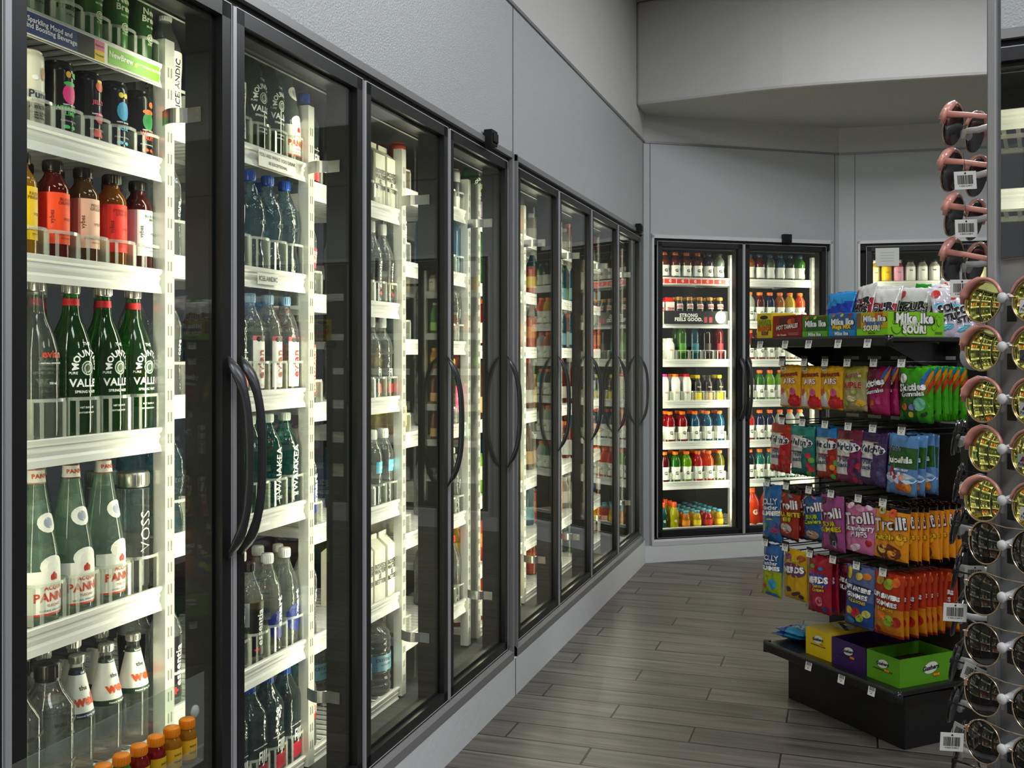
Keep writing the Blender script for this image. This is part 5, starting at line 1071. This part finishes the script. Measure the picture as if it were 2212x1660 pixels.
mf = MB(); mf.box(-.028, .0205, 1.53, .20, .0255, 2.2); mf.obj('mirror_edge', P((.2, .2, .21), .4), ra)
MB().box(-.026, .0195, 1.532, .198, .0203, 2.198).obj('mirror', P((.9, .9, .9), .01, 1), ra)
pegM = MB(); pegM.tube([(0, .026, .004), (0, .008, .001), (0, -.004, 0)], [.007, .0055, .004], 12); pegM.tube([(0, -.004, 0), (0, -.006, 0), (0, -.009, 0)], [.0035, .0068, .0062], 14)
PEG = pegM.mesh('peg', P((.82, .82, .83), .35))
for z in LV1: mobj('peg', PEG, ra, (0, 0, z))
def lens_mesh(r, mat, bul=.006, rz=None):
    m = MB(); v = [(0, -bul, 0)]; f = []; K = 28; J = 5; rz = rz or r
    for j in range(1, J + 1):
        q = j / J
        for i in range(K): a = 2 * pi * i / K; v.append((r * q * cos(a), -bul * (1 - q * q), rz * q * sin(a)))
    f += [(0, 1 + (i + 1) % K, 1 + i) for i in range(K)]
    for j in range(J - 1):
        for i in range(K): a = 1 + j * K; f.append((a + i, a + (i + 1) % K, a + K + (i + 1) % K, a + K + i))
    f = [tuple(reversed(q)) for q in f]
    n0 = len(v); v2 = [(p[0], p[1] + .0016, p[2]) for p in v]
    m.add(v, f, 0, True); m.add(v2, [tuple(reversed(q)) for q in f], 0, True)
    a = 1 + (J - 1) * K
    m.add([v[a + i] for i in range(K)] + [v2[a + i] for i in range(K)], [(i, K + i, K + (i + 1) % K, (i + 1) % K) for i in range(K)], 0)
    return m.mesh('lens', mat)
def circ(cx, r, rz=None, n=32, y=0): return [(cx + r * cos(2 * pi * i / n), y, (rz or r) * sin(2 * pi * i / n)) for i in range(n)]
def glasses(key, r, fmat, lmat, style, rimmat):
    s = .0345
    root = empty('sunglasses', (0, 0, -50))
    fr = MB()
    for sd in (-1, 1): fr.tube(circ(sd * s, r), .0011, 6, closed=True)
    if style == 'brow':
        fr.tube([(-.011, -.001, .004), (0, -.002, .0065), (.011, -.001, .004)], .0016, 6)
    else:
        fr.tube([(-.011, -.001, .003), (0, -.002, .006), (.011, -.001, .003)], .0010, 6)
        fr.tube([(-s - .014, -.001, r * .86), (-s, -.0015, r + .001), (0, -.002, r * .93), (s, -.0015, r + .001), (s + .014, -.001, r * .86)], .0009, 6)
        for sd in (-1, 1): fr.tube([(sd * (s + .014), -.001, r * .86), (sd * (s + .020), 0, r * .7), (sd * (s + .0235), .001, r * .35), (sd * (s + .026), .004, r * .3)], .0009, 6); fr.box(sd * (s + .0235) - .0025, -.002, r * .2, sd * (s + .0235) + .0025, .004, r * .45)
    fr.obj('wire_frame', rimmat, root)
    if style == 'brow':
        for sd in (-1, 1):
            pts = []; rr = []
            for i in range(15):
                a = radians(172 - i * 158 / 14) if sd < 0 else radians(8 + i * 158 / 14)
                k = r + .002 + (.002 if False else 0); x = sd * s + k * cos(a); z = k * sin(a) + .001
                pts.append((x, -.001, z)); out = (i / 14 if sd > 0 else i / 14)
                o_ = abs(x) > abs(sd * s); rr.append(.0026 + (.0028 if (x * sd > s * 1.2) else .0) + (.001 if x * sd > s * 1.4 else 0))
            b = MB().tube(pts, rr, 8, rz=[q * .8 for q in rr])
            b.tube([(sd * (s + r - .002), -.0005, r * .62), (sd * (s + r + .0045), .001, r * .55), (sd * (s + r + .0045), .001, -r * .06)], [.005, .0045, .003], 8)
            b.obj('brow_bar', fmat, root)
    L_ = lens_mesh(r * .985, lmat, .004)
    for sd in (-1, 1): mobj('lens', L_, root, (sd * s, .001, 0))
    for sd in (-1, 1):
        w = .0045 if style == 'brow' else .0013
        x = sd * (s + r + .004)
        MB().tube([(x, .002, r * .42), (x, .03, r * .44), (x * .98, .09, r * .36), (x * .96, .115, r * .1), (x * .95, .135, -r * .7)], [.0016] * 5, 8, rz=[w, w * .8, w * .7, w * .9, w * .8]).obj('temple', fmat, root)
        MB().lathe([(0, .001), (.002, .0035), (.008, .0045), (.012, .003), (.013, .001)], 10).obj('nose_pad', CLEARP((.95, .95, .95), .3), root, (sd * .0095, .005, -.013))
    root['category'] = 'sunglasses'
    return root
pink = P('e09a8c', .3, 0, .5); goldr = P((.75, .6, .45), .2, 1)
GK = {'gold': glasses('gold', .0262, pink, P((.80, .78, .26), .015, 1), 'brow', goldr),
      'pinkd': glasses('pinkd', .0262, pink, P((.012, .014, .018), .08), 'brow', goldr),
      'wire': glasses('wire', .0262, P((.7, .58, .48), .2, 1), P((.014, .012, .010), .03, 0, 0, 0, 80, .9), 'wire', goldr),
      'black': glasses('black', .0235, P((.008, .008, .009), .12), P((.012, .013, .015), .05), 'wire', P((.05, .05, .05), .2, .8))}
used = set()
def putg(k, loc, rot, label, grp):
    if k not in used: used.add(k); o = GK[k]; o.location = loc; o.rotation_euler = rot
    else: o = dup(GK[k], loc, None, rot=rot)
    tag(o, label, 'sunglasses', grp); return o
stk = None
for i, z in enumerate(LV1):
    k = 'gold' if i < 5 else 'wire'
    j = i if i < 5 else i - 5
    tilt = radians(random.uniform(-6, -2)); yaw = random.uniform(-.08, .08)
    o = putg(k, (BR.x, BR.y, z - .004 + random.uniform(-.001, .001)), (tilt, random.uniform(-.03, .03), ph1 + yaw),
             ('pink sunglasses with round gold mirror lenses, %s from top' if i < 5 else 'gold wire sunglasses with round dark lenses, %s from top') % ORD[j], 'pink gold-mirror sunglasses' if i < 5 else 'gold wire sunglasses')
    if i < 5:   # Polarized sticker on the right lens
        pm = MB().box(-.0115, -.0052, -.008, .0115, -.0046, .008)
        so = pm.obj('lens_sticker', P('eceae4', .4), o, (.0345, 0, -.008)); l = MB()
        for q, c in enumerate(('2c48a0', 'c82c2c', 'e8a020', 'c82c2c', '2c48a0')):
            x = -.008 + q * .0032; l.add([(x, -.0055, -.001), (x + .0032, -.0055, -.001), (x * .5 + .0016, -.0055, .005), (x * .5, -.0055, .005)], [(0, 1, 2, 3)], q if q < 3 else 4 - q)
        put_text(l, flat(-.0056), 'Polarized', .0052, 0, -.0042, 0, mi=3); l.obj('lettering', [P('2c48a0', .4), P('c82c2c', .4), P('e8a020', .4), P('1c1c1c', .4)], so)
B2p = Wc(.614, 1.385)
for i, z in enumerate([1.718, 1.657, 1.597, 1.537]):
    putg('pinkd', (B2p.x, B2p.y, z), (radians(-13), 0, ph2 + random.uniform(-.06, .06)), 'pink sunglasses seen from behind, %s down on the left face of the rack' % ORD[i], 'pink sunglasses seen from behind')
B3p = Wc(.618, 1.41)
for i, y in enumerate((950, 1050, 1145, 1235, 1340, 1440, 1535, 1640)):
    z = 1.41 - (y - 770) * 1.37 / 2200
    putg('black', (B3p.x, B3p.y, z), (radians(-10), random.uniform(-.1, .1), ph2 + .26 + random.uniform(-.08, .08)), 'black sunglasses seen edge-on, %s down on the left face of the rack' % ORD[i], 'black sunglasses on the left face')
pc = MB().tube([(0, .004, -.002), (0, .02, -.003), (0, .09, .006)], [.004, .0045, .0035], 10)
PEG2 = pc.mesh('side_peg', P((.82, .82, .83), .35))
for i, z in enumerate([1.718, 1.657, 1.597, 1.537] + [1.41 - (y - 770) * 1.37 / 2200 for y in (950, 1050, 1145, 1235, 1340, 1440, 1535, 1640)]):
    bp = B2p if i < 4 else B3p
    o = mobj('side_peg', PEG2, ra); o.matrix_parent_inverse = Matrix(); bpy.context.view_layer.update()
    o.matrix_local = ra.matrix_world.inverted() @ Matrix.Translation((bp.x, bp.y, z)) @ Matrix.Rotation(ph2, 4, 'Z')
# hanging barcode tags
tm = MB(); tm.box(-.0145, -.0004, -.0125, .0145, .0004, .0105)
rt = random.Random(9); x = -.0105
while x < .0100:
    w_ = rt.choice((.0004, .0008, .0012)); put_rect(tm, flat(-.0007), x, -.006, x + w_, .0055, 1); x += w_ + rt.choice((.0004, .0006))
put_text(tm, flat(-.0007), '4 3653 51349 9', .0026, 0, -.0082, 0, mi=1)
tm.tube([(0, 0, .008), (.0006, 0, .02), (-.0008, 0, .034)], .00035, 4, mi=2); put_disc(tm, flat(-.0008), 0, .008, .0012, .0012, 2)
HT = tm.obj('barcode_tag', [P('eceae6', .6), P('1c1c1c', .6), P('101010', .6)])
for i, (x, y, zc, ry) in enumerate(((2085, 388, 1.30, -.06), (2087, 492, 1.31, -.03), (2078, 622, 1.31, 0), (2063, 1322, 1.30, .04), (2056, 1602, 1.29, .05), (2104, 1456, 1.33, .5), (2105, 1240, 1.36, .05), (2080, 1585, 1.40, .4))):
    q = Wc((x - 1106) / 2200 * zc, zc); z = 1.41 + (770 - y) * zc / 2200
    o = HT if i == 0 else dup(HT, (0, 0, 0))
    o.location = (q.x, q.y, z); o.rotation_euler = (0, ry if abs(ry) < .2 else .3, radians(18.31) + random.uniform(-.2, .2) - (.9 if abs(ry) > .2 else 0))
    tag(o, 'white barcode tag hanging from sunglasses, %s from top on the left of the rack' % ORD[i], 'tag', 'barcode tags on the sunglasses')
q = Wc((2104 - 1106) / 2200 * 1.36, 1.36)
o = MB().add([], []).lathe([(-.0004, .019), (.0004, .019)], 32).obj('brand_disc', P('b8b8bc', .4)); o.location = (q.x, q.y, 1.410); o.rotation_euler = (radians(90), 0, radians(18.31))
l = MB(); put_text(l, lambda x, z, e=0: (x, z, .0010), 'E L L E', .006, 0, .003, 0, bold=-.01); l.obj('lettering', P('333333', .5), o)
tag(o, 'grey round tag with thin letters among the sunglasses', 'tag')

# drop templates that were never placed
for d in (KINDS, BK):
    for k, K in d.items():
        if K['n'] == 0:
            for c in list(K['root'].children): bpy.data.objects.remove(c)
            bpy.data.objects.remove(K['root'])
